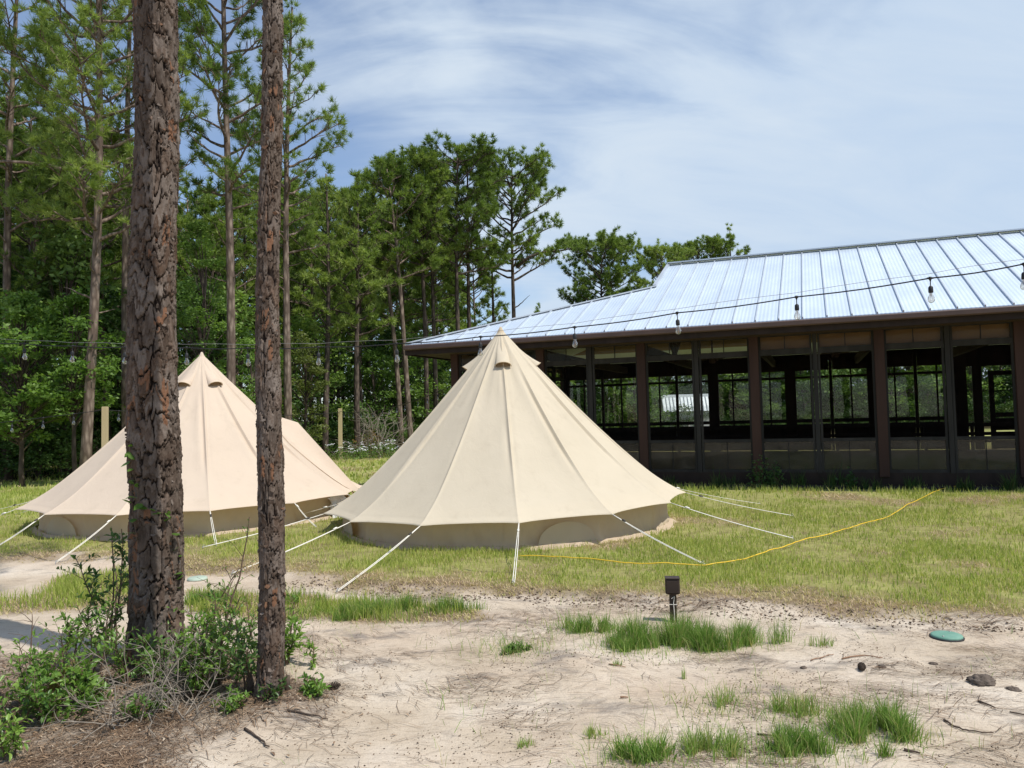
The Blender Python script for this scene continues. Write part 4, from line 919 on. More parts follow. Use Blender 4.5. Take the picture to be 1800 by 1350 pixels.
for i, (px, Y, n, h, lab) in enumerate(((625, 30, 60, .55, 'patch of tall weeds with white flower heads right of the far wooden post'), (675, 31, 60, .6, 'patch of flowering weeds against the wood, left of the cream tent'), (575, 29, 30, .4, 'thin weeds around the foot of the far wooden post'))):
    weeds('weed_patch', (XAT(px, Y), Y, 0), n, h, (.85, .5), M_bright if i != 1 else M_oak, lab, 26 if i < 2 else 4, 200+i, 'weeds before the wood')
t_ = foliage('russet_leaves', (.20, .12, .03), (.32, .20, .05), (.42, .30, .08), .4, 4)
weeds('russet_shrub', (XAT(652, 31), 31, 0), 14, 1.05, (.22, .2), t_, 'small orange leaved shrub among the white flowered weeds', 0, 210)
# ---------------------------------------------------------------- foreground pine trunks with plated bark
def cellnoise2(u, v, nu, s, jit=.85):
    """periodic voronoi in u (cells 0..nu) : F1, F2, id value"""
    iu, iv = np.floor(u), np.floor(v); f1 = np.full(u.shape, 9.); f2 = np.full(u.shape, 9.); cid = np.zeros(u.shape); du = np.zeros(u.shape); dv = np.zeros(u.shape)
    for a in (-1, 0, 1):
        for b in (-1, 0, 1):
            cu, cv = iu+a, iv+b; cm = np.mod(cu, nu); z = np.zeros_like(cu)
            px_ = cu+.5+(_h(cm, cv, z, s)-.5)*jit; py_ = cv+.5+(_h(cm, cv, z, s+1)-.5)*jit
            ex, ey = u-px_, v-py_; d = np.maximum(np.abs(ex), np.abs(ey))*.55+np.hypot(ex, ey)*.45
            k = d < f1; f2 = np.where(k, f1, np.minimum(f2, d)); cid = np.where(k, _h(cm, cv, z, s+2), cid); du = np.where(k, ex, du); dv = np.where(k, ey, dv); f1 = np.where(k, d, f1)
    return f1, f2, cid, du, dv
mt = NT('plated_pine_bark'); p = mt.obj(); pv = mt.mapv(p, (1, 1, .35))
cr = mt.attr('crack'); idc = mt.attr('plate'); fl_ = mt.attr('flake')
c1 = mt.ramp(idc, [(.0, (.075, .055, .043)), (.25, (.145, .112, .09)), (.45, (.09, .064, .048)), (.62, (.215, .178, .152)), (.8, (.115, .076, .054)), (.92, (.165, .125, .10)), (1., (.22, .12, .07))])
c1 = mt.mix(mt.rng(mt.noise(pv, 26, 6, .75), .35, .68), c1, mt.mix(1., c1, (.55, .52, .5), 'MULTIPLY'))
c1 = mt.mix(mt.math('MULTIPLY', mt.rng(mt.noise(pv, 9, 4, .6), .5, .68), .4), c1, (.26, .225, .20))
c1 = mt.mix(mt.rng(fl_, .86, .90), c1, (.19, .10, .06))
c1 = mt.mix(mt.rng(cr, .0, .42, 1, 0), c1, (.018, .013, .011))
nr = mt.bump(mt.noise(pv, 45, 8, .75), .8, .010); nr = mt.bump(mt.noise(mt.mapv(p, (1, 1, .12)), 130, 3, .7), .3, .004, nr)
mt.pbsdf(c1, .92, .12, 0, nr); M_platebark = mt.m
def bark_trunk(name, base, H, prof, ctr, nu, hc, res, depth, seed, label, zfine=4.9, patches=()):
    e = empty(name, (base[0], base[1], gz1(*base)-.06)); tag(e, label, 'pine tree')
    R0 = prof(1.); n = int(2*math.pi*R0/res); zs = np.concatenate([np.arange(0, zfine, res*1.15), np.arange(zfine, H, .12)])
    Z, TH = np.meshgrid(zs, np.arange(n)*2*math.pi/n, indexing='ij')
    cx, sx_ = np.cos(TH), np.sin(TH)
    w1 = fbm(cx*2.2, sx_*2.2, Z*1.6, s=seed, o=3); w2 = fbm(cx*2.2+9, sx_*2.2, Z*1.6, s=seed+5, o=3); w3 = fbm(cx*9, sx_*9, Z*8, s=seed+7, o=3); w4 = fbm(cx*22, sx_*22, Z*22, s=seed+17, o=2)
    u = TH/(2*math.pi)*nu+w1*1.4+w3*.24+w4*.08; v = Z/hc+w2*1.2+vnoise(cx*6, sx_*6, Z*6, s=seed+8)*.25+w4*.10
    f1, f2, cid, du, dv = cellnoise2(u, v, nu, seed+20); edge = f2-f1
    # layered flakes inside the plates
    u2 = u*2.1+w3*.5; v2 = v*2.3+cid*7; g1, g2, gid, gu, gv = cellnoise2(u2+cid*3, v2, nu*1000003, seed+40)
    u3 = u*4.3; v3 = v*4.0+gid*5; h1, h2, hid, hu, hv = cellnoise2(u3, v3, nu*1000003, seed+60)
    fi = np.repeat(fbm(cx*30, sx_*30, Z*26, s=seed+70, o=3)[None], 1, 0)[0]
    plate = sstep(.01, .12, edge+.025*fbm(cx*24, sx_*24, Z*20, s=seed+77, o=2))
    hgt = depth*(plate*(.70+.45*cid)+.34*sstep(.0, .06, g2-g1)*(gid-.3)*plate+.15*(hid-.5)*plate+.14*fi)
    hgt = hgt-depth*.35*gv*plate*(gid > .4)-depth*.15*dv*plate*(cid > .4)          # plates tilt, lower edge lifts
    r = np.vectorize(prof)(zs)[:, None]+hgt-depth*.6+.012*fbm(cx*1.3, sx_*1.3, Z*.7, s=seed+90, o=2)
    c = np.array([ctr(z) for z in zs]); V = np.stack([c[:, 0][:, None]+r*cx, c[:, 1][:, None]+r*sx_, Z], -1).reshape(-1, 3)
    crack = np.clip(plate*.8+.2*sstep(0, .06, g2-g1), 0, 1)*(.1+.9*sstep(.03, .15, edge))
    orange = np.where((gid > .955) & (plate > .6) & (hid > .25), .95, hid*.6)
    for (pdx, pz, pw_, ph_) in patches:
        px__ = r*cx; k = (sx_ < 0) & (np.abs(px__-pdx)/pw_+.35*w3 < 1) & (np.abs(Z-pz)/ph_+.4*w4+.2*w3 < 1) & (crack > .35); orange = np.where(k, .95, orange)
    m = mk_mesh('trunk', V, grid_faces(len(zs), n, True), True, {'crack': crack, 'plate': np.clip(cid*.72+gid*.26, 0, 1), 'flake': orange})
    link('trunk', m, M_platebark, e)
    # loose scales standing off the outline
    R = np.random.default_rng(seed); b = MB()
    for _ in range(int(900*R0*zfine)):
        a = R.uniform(0, 6.283); z = R.uniform(.15, zfine); rr = prof(z)+depth*.35; cc_ = ctr(z); o = np.array([math.cos(a), math.sin(a), 0]); t_ = np.array([-o[1], o[0], 0]); w_ = R.uniform(.006, .018); h_ = R.uniform(.015, .05); k = R.uniform(.002, .010)
        p_ = np.array([cc_[0], cc_[1], z])+o*rr; dn = -1 if R.random() < .6 else 1
        vs = [p_-t_*w_*.8-o*.006, p_+t_*w_*.7-o*.006, p_+t_*w_+o*k*.7+np.array([0, 0, dn*h_*.6]), p_+t_*w_*.2+o*k*1.3+np.array([0, 0, dn*h_]), p_-t_*w_+o*k+np.array([0, 0, dn*h_*.7])]
        b.add(vs+[x_-o*.003 for x_ in vs], q=[[0, 1, 2, 4], [5, 9, 7, 6], [0, 4, 9, 5], [1, 6, 7, 2]], t=[[4, 2, 3], [9, 8, 7], [4, 3, 8], [4, 8, 9], [3, 2, 7], [3, 7, 8]])
    me = b.mesh('bark_scales', False); nv = len(me.vertices)
    for nm, val in (('crack', np.ones(nv)), ('plate', np.repeat(R.uniform(.1, 1, nv//10), 10)), ('flake', np.repeat(R.uniform(0, .93, nv//10), 10))):
        at = me.attributes.new(nm, 'FLOAT', 'POINT'); at.data.foreach_set('value', val.astype(np.float32))
    tag(link('bark_scales', me, M_platebark, e), kind='stuff')
    return e
Y1, Y2 = T1[1], T2[1]
def mk_ctr(px0, py0, px1, py1, Y, bx):
    a, b_ = AT(px0, py0, Y), AT(px1, py1, Y); k = (b_.x-a.x)/(b_.z-a.z); return lambda z: (a.x+(z-a.z)*k-bx+.012*math.sin(z*2.1), .01*math.sin(z*1.7+1))
c1_ = mk_ctr(271, 1100, 272, 0, Y1, T1[0]); c2_ = mk_ctr(473, 1180, 475, 0, Y2, T2[0])
pr1 = lambda z: .134+.014*math.exp(-((z-1.2)/1.1)**2)+.028*math.exp(-z/.55)+.05*math.exp(-z/.12)-.0045*max(0, z-2)
pr2 = lambda z: .061+.004*math.exp(-((z-.9)/.8)**2)+.010*math.exp(-z/.25)+.018*math.exp(-z/.08)-.004*max(0, z-1.0)
tr1 = bark_trunk('pine_tree', T1, 13.5, pr1, c1_, 11, .17, .0045, .026, 301, 'thick foreground pine trunk with deeply plated bark, left of the thinner one', patches=((-.075, .82, .022, .10), (-.065, .60, .025, .08), (.12, 2.9, .014, .10), (.125, 1.75, .012, .16), (.05, 1.9, .018, .07), (.02, 1.02, .02, .05), (.125, 3.6, .012, .07)))
tr2 = bark_trunk('pine_tree', T2, 12.0, pr2, c2_, 7, .11, .0036, .014, 402, 'thinner foreground pine trunk standing in front of the peach tent', patches=((.03, 2.62, .016, .07), (.02, 3.3, .014, .05), (.035, 2.0, .012, .06), (-.02, 1.35, .012, .06), (.03, 1.32, .01, .05), (.035, .62, .012, .05)))
for tr_, ctr_, H, rc, sd in ((tr1, c1_, 6.5, 2.6, 501), (tr2, c2_, 5.0, 1.8, 502)):
    tm, cm = pine_data(sd, H, .12, rc, 34, 24, .28, .03, tr=.03, tuft_step=.2, prof='flat', dead=0); o = link('crown', cm, M_pine, tr_); o.location = (ctr_(9)[0], 0, 9.2)
    o = link('limbs', tm, M_bark2, tr_); o.location = (ctr_(9)[0], 0, 9.2)
# ---------------------------------------------------------------- leafy plants at the foot of the trunks
def plant(name, px, py, h, nst, spread, leafm, leaf, label, seed, cat='shrub', lv=26, aspect=.42, lean=(0, 0), stemm=None, group=None, base=.0, low=.15):
    R = np.random.default_rng(seed); x, y = G(px, py); e = empty(name, (x, y, gz1(x, y))); tag(e, label, cat, group)
    b = MB(); C = []; D = []
    for i in range(nst):
        a = R.uniform(0, 6.28); rr = R.uniform(0, spread*.35); P = [np.array([math.cos(a)*rr, math.sin(a)*rr, -.03])]; hh = h*R.uniform(.55, 1.05); v = unit(np.array([math.cos(a)*spread/h*.7+lean[0], math.sin(a)*spread/h*.7+lean[1], 1.]))
        for k in range(8): v = unit(v+R.normal(0, .10, 3)+np.array([0, 0, .03])); P.append(P[-1]+v*hh/8)
        P = np.array(P); b.tube(P, np.linspace(.0055, .0018, 9)*(1+h*.6), 4, False)
        twigs = [P]
        for k in range(2, 8):
            for _ in range(2):
                if R.random() < .75:
                    v2 = unit(np.array([R.normal(), R.normal(), .55+R.uniform(0, .5)])); L_t = R.uniform(.08, .24)*(h/.8)**.5; Q = np.array([P[k], P[k]+v2*L_t*.5+np.array([0, 0, .01]), P[k]+v2*L_t]); b.tube(Q, [.0024, .0018, .001], 3, False); twigs.append(Q)
        for Q in twigs:
            m = max(3, int(lv*(.9 if len(Q) > 3 else .42))); t = np.sort(R.uniform(low if len(Q) > 3 else .25, 1, m))*(len(Q)-1); k0 = np.minimum(t.astype(int), len(Q)-2); f_ = (t-k0)[:, None]; pp = Q[k0]*(1-f_)+Q[k0+1]*f_
            sd = unit(np.cross(Q[k0+1]-Q[k0], R.normal(0, 1, (m, 3)))); C.append(pp); D.append(unit(sd*.9+unit(Q[k0+1]-Q[k0])*.55+np.array([0, 0, .12])))
    b.build('stem', stemm or M_brown_twig, e)
    if C and leaf > 0:
        C = np.concatenate(C); D = np.concatenate(D); n = len(C); sd = unit(np.cross(D, R.normal(0, .5, (n, 3))+np.array([0, 0, 1.]))); nn = np.cross(sd, D); Ls = (leaf*R.uniform(.55, 1.2, n))[:, None]
        w_ = Ls*aspect*.5; cup = nn*w_*.35
        V = np.stack([C, C+D*Ls*.3-sd*w_*.85+cup, C+D*Ls*.65-sd*w_*.8+cup, C+D*Ls-nn*Ls*.12, C+D*Ls*.65+sd*w_*.8+cup, C+D*Ls*.3+sd*w_*.85+cup, C+D*Ls*.5], 1).reshape(-1, 3); i = np.arange(n)[:, None]*7
        t = np.concatenate([i+np.array([[0, 1, 6]]), i+np.array([[1, 2, 6]]), i+np.array([[2, 3, 6]]), i+np.array([[3, 4, 6]]), i+np.array([[4, 5, 6]]), i+np.array([[5, 0, 6]])])
        link('leaves', mk_mesh('leaves', V, t, True), leafm, e)
    return e
M_lf1 = foliage('glossy_green_leaves', (.08, .17, .03), (.16, .28, .05), (.26, .40, .08), .38, 5, .0, .38, .45)
M_lf2 = foliage('deep_green_leaves', (.04, .09, .022), (.085, .165, .038), (.16, .26, .06), .32, 5, .0, .36, .5)
P_ = plant
P_('shrub', 196, 1150, 1.02, 3, .20, M_lf2, .055, 'tall dark green leafy sapling hugging the left side of the thick trunk', 601, lv=20, low=.45)
P_('shrub', 178, 1172, .62, 2, .15, M_lf2, .05, 'slender dark green sprig left of the thick trunk', 602, lv=20)
P_('shrub', 120, 1178, .52, 3, .22, M_lf1, .05, 'bright leafy sprout on the pale sand left of the thick trunk', 603, lv=18, low=.4)
P_('shrub', 20, 1248, .44, 4, .34, M_lf1, .042, 'dense bright green shrub at the lower left edge', 604, lv=24)
P_('shrub', 62, 1262, .28, 3, .24, M_lf1, .045, 'low bright green bush in front of the left edge shrub', 605, lv=20)
P_('shrub', -20, 1300, .36, 3, .34, M_lf2, .05, 'dark green bush cut by the lower left edge', 606, lv=20)
P_('shrub', 112, 1262, .26, 5, .24, M_lf1, .04, 'small spreading green plant on the pine straw, left', 607, lv=18)
P_('shrub', 172, 1240, .30, 5, .16, M_lf1, .045, 'small bright green plant in the pine straw below the thick trunk', 608, lv=20)
P_('shrub', 352, 1215, .50, 6, .28, M_lf1, .045, 'leafy shrub between the two foreground trunks, nearer the thick one', 609, lv=20)
P_('shrub', 400, 1205, .62, 5, .26, M_lf1, .042, 'taller bright leafy shrub between the two foreground trunks', 610, lv=20)
P_('shrub', 430, 1222, .50, 4, .20, M_lf2, .048, 'dark leafy shrub pressed against the thinner trunk', 611, lv=20)
P_('shrub', 318, 1232, .36, 5, .24, M_lf1, .04, 'low leafy shrub in front of the thick trunk', 612, lv=18)
P_('shrub', 280, 1215, .42, 5, .25, M_lf2, .04, 'dark low shrub right at the foot of the thick trunk', 613, lv=16)
P_('shrub', 505, 1168, .36, 4, .12, M_lf1, .045, 'green sprout just right of the thinner trunk', 614, lv=22)
P_('shrub', 548, 1172, .22, 1, .04, M_lf1, .045, 'single upright green stem on the sand right of the thinner trunk', 615, lv=22)
P_('shrub', 555, 1232, .13, 4, .10, M_lf1, .04, 'tiny green seedling on the sand right of the thinner trunk', 616, lv=14)
P_('shrub', 478, 1246, .13, 3, .06, M_lf2, .035, 'tiny plant at the very foot of the thinner trunk', 617, lv=14)
P_('shrub', 150, 1195, .55, 4, .22, M_lf1, .042, 'wispy green shrub on the left of the thick trunk, behind the dry twigs', 631, lv=16, low=.3)
P_('shrub', 232, 1205, .40, 5, .22, M_lf1, .04, 'light green wispy shrub just in front of the left edge of the thick trunk', 632, lv=14)
P_('shrub', 375, 1185, .70, 4, .22, M_lf1, .04, 'thin tall leafy shrub behind the bright one between the trunks', 633, lv=13, low=.3)
P_('shrub', 330, 1190, .60, 4, .2, M_lf1, .04, 'wispy leafy shrub touching the right side of the thick trunk', 634, lv=13, low=.3)
P_('shrub', 78, 1225, .42, 5, .28, M_lf1, .042, 'light green shrub right behind the low bush at the lower left', 635, lv=15)
P_('shrub', 248, 1262, .16, 4, .12, M_lf1, .04, 'tiny bright plant in the pine straw in front of the thick trunk', 618, lv=14)
P_('shrub', 405, 1262, .12, 4, .10, M_lf1, .035, 'tiny green plant in the pine straw left of the thinner trunk', 619, lv=12)
P_('shrub', 900, 1142, .07, 7, .14, M_lf2, .03, 'low creeping weed on the open sand below the cream tent', 620, lv=16)
P_('shrub', 8, 1330, .24, 3, .18, M_lf1, .04, 'bright sprig in the bottom left corner', 621, lv=18)
P_('sapling', 45, 1192, .62, 1, .10, M_lf1, 0, 'bare dark forked sapling stem at the left over the pale sand', 622, 'sapling', lean=(.08, 0))
P_('sapling', 352, 1195, .98, 2, .22, M_lf1, .03, 'tall thin nearly bare sapling between the two trunks', 623, 'sapling', lv=2, lean=(.02, 0), low=.7)
P_('sapling', 505, 1135, .62, 1, .05, M_bright, .045, 'thin stem with a pale green tip right of the thinner trunk', 624, 'sapling', lv=7, lean=(.10, 0), low=.88)
P_('sapling', 445, 1120, .50, 1, .05, M_bright, .02, 'thin wispy stem behind the thinner trunk', 625, 'sapling', lv=2, low=.8)
P_('sapling', 212, 1120, .95, 1, .1, M_lf1, 0, 'thin bare twig standing in front of the peach tent', 626, 'sapling', lean=(-.02, 0))
def deadtwigs(px, py, n, h, w_, label, seed):
    R = np.random.default_rng(seed); x, y = G(px, py); e = MB()
    for i in range(n):
        a = R.uniform(0, 6.28); P = [np.array([R.normal(0, .05), R.normal(0, .05), -.02])]; v = unit(np.array([math.cos(a)*w_, math.sin(a)*w_, .8]))
        for k in range(7): v = unit(v+R.normal(0, .3, 3)+np.array([0, 0, -.05])); P.append(P[-1]+v*h/7)
        e.tube(P, np.linspace(.0045, .0012, 8), 4, False)
        for k in range(2, 7):
            for _ in range(2): v2 = unit(v+R.normal(0, .9, 3)); e.tube([P[k], P[k]+v2*.06, P[k]+v2*.12+R.normal(0, .015, 3)], [.0022, .0015, .0008], 3, False)
    o = link('dead_bush', e.mesh('dead_bush', True), M_twig, loc=(x, y, gz1(x, y))); tag(o, label, 'dead bush')
deadtwigs(236, 1268, 13, .55, .75, 'tangle of bare grey twigs in front of the thick trunk', 31)
deadtwigs(305, 1235, 22, .46, .6, 'brown dead brush heaped against the front of the thick trunk', 32)
deadtwigs(330, 1265, 7, .4, .9, 'sparse dry twigs between the two foreground trunks', 33)
deadtwigs(118, 1215, 6, .3, .6, 'small dry twigs behind the left shrubs', 34)
# brown fern frond
def fern(px, py, h, n, mat, label, seed, cat='fern', name='fern', group=None, w=.35):
    R = np.random.default_rng(seed); x, y = G(px, py) if not isinstance(px, tuple) else px; V = []; F_ = []; k0 = 0
    for i in range(n):
        a = R.uniform(0, 6.28); t = np.linspace(0, 1, 14); L_h = h*R.uniform(.7, 1.1); r_ = w*L_h*t**1.4; z = L_h*(t-.25*t**3); P = np.stack([np.cos(a)*r_, np.sin(a)*r_, z], -1); s_ = np.array([-math.sin(a), math.cos(a), 0])
        for j in range(2, 14):
            wl = .22*L_h*math.sin(math.pi*min(1, t[j]*.85+.12))
            for sg in (-1, 1):
                q = P[j]+s_*sg*wl+np.array([0, 0, -.02]); dd = (P[j]-P[j-1])*.45; V += [P[j]-dd, P[j]+dd, q]; F_.append((k0, k0+1, k0+2)); k0 += 3
        V += [P[0]-s_*.003, P[0]+s_*.003, P[-1]]; F_.append((k0, k0+1, k0+2)); k0 += 3
    o = link(name, mk_mesh(name, np.array(V), np.array(F_)), mat, loc=(x, y, gz1(x, y))); tag(o, label, cat, group)
M_fernb = foliage('dry_fern', (.14, .10, .04), (.20, .15, .06), (.26, .2, .09), .3, 5)
fern(92, 1240, .34, 3, M_fernb, 'brownish fern frond standing among the lower left shrubs', 41)
# ---------------------------------------------------------------- vine on the thick trunk
def vine():
    e = empty('climbing_vine', (T1[0], T1[1], 0)); tag(e, 'thin green vine climbing the front of the thick foreground trunk', 'vine'); R = np.random.default_rng(3); b = MB(); C = []; D = []
    for pts in ([(300, 1050), (298, 990), (294, 940), (285, 905), (262, 898), (240, 880), (238, 850), (226, 820), (222, 780)], [(240, 960), (228, 900), (224, 850), (222, 780)]):
        P = []
        for q in pts:
            p = AT(q[0], q[1], Y1-.19); dx = p.x-(T1[0]+c1_(p.z)[0]); rr = pr1(p.z)+.022; dx = max(-rr, min(rr, dx)); P.append([T1[0]+c1_(p.z)[0]+dx-T1[0], -math.sqrt(max(rr*rr-dx*dx, 0)), p.z])
        P = np.array(P); b.tube(P, .003, 4)
        for i in range(len(P)-1):
            for _ in range(3): C.append(P[i]+(P[i+1]-P[i])*R.random()); D.append(unit(np.array([R.normal(0, .7), -.7, R.normal(0, .4)])))
    b.build('stem', M_brown_twig, e); C = np.array(C); D = np.array(D); n = len(C); sd = unit(np.cross(D, np.array([0, 0, 1.])+R.normal(0, .3, (n, 3)))); Ls = R.uniform(.03, .075, n)[:, None]
    V = np.stack([C, C+D*Ls*.2-sd*Ls*.38, C+D*Ls*.6-sd*Ls*.33, C+D*Ls, C+D*Ls*.6+sd*Ls*.33, C+D*Ls*.2+sd*Ls*.38], 1).reshape(-1, 3); i = np.arange(n)[:, None]*6
    link('leaves', mk_mesh('leaves', V, [i+np.array([[0, 1, 2, 3]]), i+np.array([[0, 3, 4, 5]])]), M_bright, e)
vine()
# ---------------------------------------------------------------- grass clumps
def clump(px, py, n, h, r, label, seed, mat=None, var=(0, .6), group='grass clumps on the sand', lean=(.1, .9), wd=.0038, xy=None, name='grass_clump', cat='grass clump'):
    R = np.random.default_rng(seed); x0, y0 = xy or G(px, py); rx, ry = r if isinstance(r, tuple) else (r, r); rx *= 1.12; ry *= 1.1
    a = R.uniform(0, 6.283, n); q = np.minimum(np.abs(R.normal(0, .52, n)), 1.6); nl = 9; li_ = R.integers(0, nl, n); la = R.uniform(0, 6.28, nl); lr = R.uniform(0, 1, nl)**.5*.8; x, y = (np.cos(a)*q*.5+np.cos(la[li_])*lr[li_])*rx, (np.sin(a)*q*.5+np.sin(la[li_])*lr[li_])*ry
    k = fbm((x+x0)*7, (y+y0)*7, s=seed, o=2) > -.35; x, y, a, q = x[k], y[k], a[k], q[k]; n = len(x)
    hh = h*R.uniform(.3, 1.05, n)*(1.15-.45*np.minimum(q, 1.2))*np.where(R.uniform(0, 1, n) < .04, 1.5, 1); z = gz(x+x0, y+y0); V, F_, v = blades(x, y, z, hh, wd*R.uniform(.6, 1.3, n), R.uniform(lean[0], lean[1], n)*(.6+.5*q), np.where(R.uniform(0, 1, n) < .2, R.uniform(.75, 1., n), np.clip(R.uniform(var[0], var[1], n), 0, 1)), True, R, a+R.normal(0, .7, n))
    F_ = [np.asarray(f) for f in F_]; o = link(name, mk_mesh(name, V, F_, True, {'var': v}), mat or M_tuft, loc=(x0, y0, 0)); return tag(o, label, cat, group)
clump(1160, 1128, 2250, .22, (.30, .16), 'largest grass clump around the brown box post', 701)
clump(1255, 1130, 1350, .20, (.20, .12), 'grass clump just right of the brown box post', 702)
clump(1320, 1128, 750, .17, (.12, .09), 'small grass clump second right of the brown box post', 703)
clump(1030, 1108, 975, .15, (.17, .10), 'grass clump left of the brown box post', 704)
clump(1100, 1140, 630, .12, (.14, .07), 'low grass in front of the brown box post, left side', 705)
clump(1370, 1128, 90, .2, (.08, .05), 'wispy thin grass right of the box post clumps', 706, lean=(.05, .5))
clump(1535, 1295, 2400, .17, (.19, .13), 'thick bright grass clump at the lower right', 707)
clump(1535, 1335, 450, .10, (.07, .05), 'small bright tuft right below the thick lower right clump', 708)
clump(1430, 1315, 1200, .13, (.20, .09), 'spread of grass left of the thick lower right clump', 709)
clump(1360, 1330, 525, .11, (.10, .06), 'grass tuft at the bottom edge, third from the right', 710)
clump(1255, 1322, 750, .12, (.12, .08), 'dry green tuft near the bottom centre right', 711, var=(.2, .95))
clump(1128, 1332, 630, .11, (.13, .07), 'spiky dark green tuft at the bottom edge right of centre', 712, lean=(.3, .95), wd=.006)
clump(1400, 1255, 360, .13, (.12, .08), 'sparse thin grass left above the thick lower right clump', 713, var=(.2, 1))
clump(1268, 1240, 105, .14, (.06, .05), 'single wispy tuft on the sand in the right half', 714, var=(.2, .8))
clump(1045, 1295, 105, .06, (.05, .04), 'tiny dry tuft on the sand near the bottom centre', 715, var=(.3, 1))
clump(925, 1305, 60, .06, (.04, .03), 'tiny sprig of grass at the bottom centre', 716, var=(.3, .9))
clump(1200, 1187, 24, .10, (.02, .02), 'single fine grass shoot below the box post', 717, lean=(.02, .2))
clump(605, 1085, 390, .13, (.09, .06), 'grass tuft at the near edge of the rank grass strip', 718)
clump(690, 1072, 1050, .15, (.30, .10), 'long grass clump in the strip below the cream tent, right part', 719)
clump(800, 1075, 750, .13, (.22, .07), 'last grass clump at the right end of the rank grass strip', 720)
clump(640, 1078, 900, .15, (.20, .09), 'dense grass clump in the strip below the front left guy rope', 721)
clump(520, 1062, 900, .13, (.25, .10), 'grass clump just right of the thinner trunk', 722)
clump(380, 1058, 1050, .14, (.30, .10), 'grass clump between the two foreground trunks', 723)
clump(1440, 1135, 90, .10, (.10, .04), 'faint sparse grass right of the box post', 724, var=(.3, 1))
clump(1090, 1170, 45, .05, (.05, .03), 'tiny weedy tuft on the sand left below the box post', 725)
# thin wispy grass and dead straw between the clumps
_cl = [G(*q) for q in ((1160, 1128), (1255, 1130), (1320, 1128), (1030, 1108), (1100, 1140), (1535, 1295), (1430, 1315), (1360, 1330), (1255, 1322), (1128, 1332), (1400, 1255), (1268, 1240), (900, 1142), (700, 1085), (560, 1080), (1200, 1125))]
def _dn(x, y):
    d = np.zeros(len(x))
    for c_ in _cl: d = np.maximum(d, np.exp(-((x-c_[0])**2*.6+(y-c_[1])**2)/.035))
    return d*.9+.025*(fbm(x*2, y*2, s=140) > .1)
_x, _y = scatter(60000, -2, 5, 3.1, 6.6, lambda x, y: _dn(x, y)); _x, _y = _x[:5200], _y[:5200]; n_ = len(_x)
V, F_, v = blades(_x, _y, gz(_x, _y), RS.uniform(.02, .15, n_)**1.0, RS.uniform(.002, .0042, n_), RS.uniform(.2, .97, n_), RS.uniform(.1, 1., n_)); tag(link('sparse_grass', mk_mesh('sparse_grass', V, F_, True, {'var': v}), M_tuft), 'thin wispy grass and dead straw between the clumps on the sand', 'grass', kind='stuff')
# plants along the foot of the pavilion
M_shadeleaf = foliage('shade_plant_leaves', (.03, .075, .022), (.055, .12, .035), (.09, .17, .05), .3, 3)
RGp = random.Random(12)
def Bw(a, b_, z=0): return bld.matrix_basis @ Vector((a, b_, z))
M_sh_bl = grass_mat('shade_grass', [(.0, (.03, .075, .02)), (.5, (.06, .12, .03)), (.95, (.12, .13, .05))])
for i in range(17):
    a = 3.2+i*.62+RGp.uniform(-.2, .2); p = Bw(a, .60+RGp.uniform(-.08, .05)); s = RGp.uniform(.24, .42)
    clump(0, 0, 150, s, (.16, .12), 'tuft of dark green strappy plant along the shaded foot of the pavilion', 800+i, M_sh_bl, group='plants along the pavilion foot', wd=.012, xy=(p.x, p.y), name='edging_plant', cat='plant', lean=(.1, .85))
for i, (a, s) in enumerate(((7.3, .55), (7.6, .45), (8.9, .3), (12.0, .3))):
    p = Bw(a, .55); R = np.random.default_rng(900+i); e = empty('leafy_plant', (p.x, p.y, 0)); tag(e, ('taller leafy plant at the foot of the second red brown post', 'leafy plant right beside the taller one at the pavilion foot', 'small leafy plant under a dark screened bay of the pavilion', 'low green plant by the rightmost post of the pavilion')[i], 'plant')
    C = R.normal(0, 1, (260, 3))*np.array([.16, .1, .3])*s+np.array([0, 0, s*.5]); C[:, 2] = np.clip(C[:, 2], .03, None); V, F_ = leaves_geo(C, np.array([0, 0, 1.]), R, .07, .4, .5); link('leaves', mk_mesh('leaves', V, F_), M_shadeleaf, e)
    b = MB(); [b.tube([[0, 0, -.02], [R.normal(0, .05), R.normal(0, .04), s*.5], [R.normal(0, .1), R.normal(0, .06), s*.9]], [.006, .005, .003], 3) for _ in range(7)]; b.build('stem', M_brown_twig, e)
# ---------------------------------------------------------------- string lights
M_black = simple('black_rubber_cable', (.012, .012, .013), (.02, .02, .022), 30, .55, .4)
def bulb_glass():
    t = NT('clear_bulb_glass'); g_ = t.n('ShaderNodeBsdfGlossy'); g_.inputs['Roughness'].default_value = .03; tr_ = t.n('ShaderNodeBsdfTransparent'); tr_.inputs[0].default_value = (.93, .92, .88, 1)
    lw = t.n('ShaderNodeLayerWeight'); lw.inputs[0].default_value = .5; m_ = t.n('ShaderNodeMixShader'); t.l(t.rng(lw.outputs['Facing'], 0, 1, .10, .85), m_.inputs[0]); t.l(tr_.outputs[0], m_.inputs[1]); t.l(g_.outputs[0], m_.inputs[2]); t.l(m_.outputs[0], t.out.inputs[0]); return t.m
M_bulb = bulb_glass(); M_fil = simple('amber_filament', (.55, .35, .15), (.6, .4, .18), 5, .4, .5)
cable = [(2250, 395), (2000, 432), (1800, 464), (1635, 489), (1400, 522), (1190, 550), (1010, 575), (845, 592), (697, 604), (560, 610), (435, 612), (328, 611), (220, 610), (128, 608), (42, 604), (-60, 599), (-220, 590)]
bpx = [c_[0] for c_ in cable]
def cabY(px): # depth of the cable at a pixel column: runs away to the left
    return float(np.interp(px, [-220, 220, 697, 1190, 1635, 2250], [9.6, 8.5, 7.75, 6.8, 5.85, 4.9]))
CP = np.array([list(AT(px, py, cabY(px))) for px, py in cable]); order = []
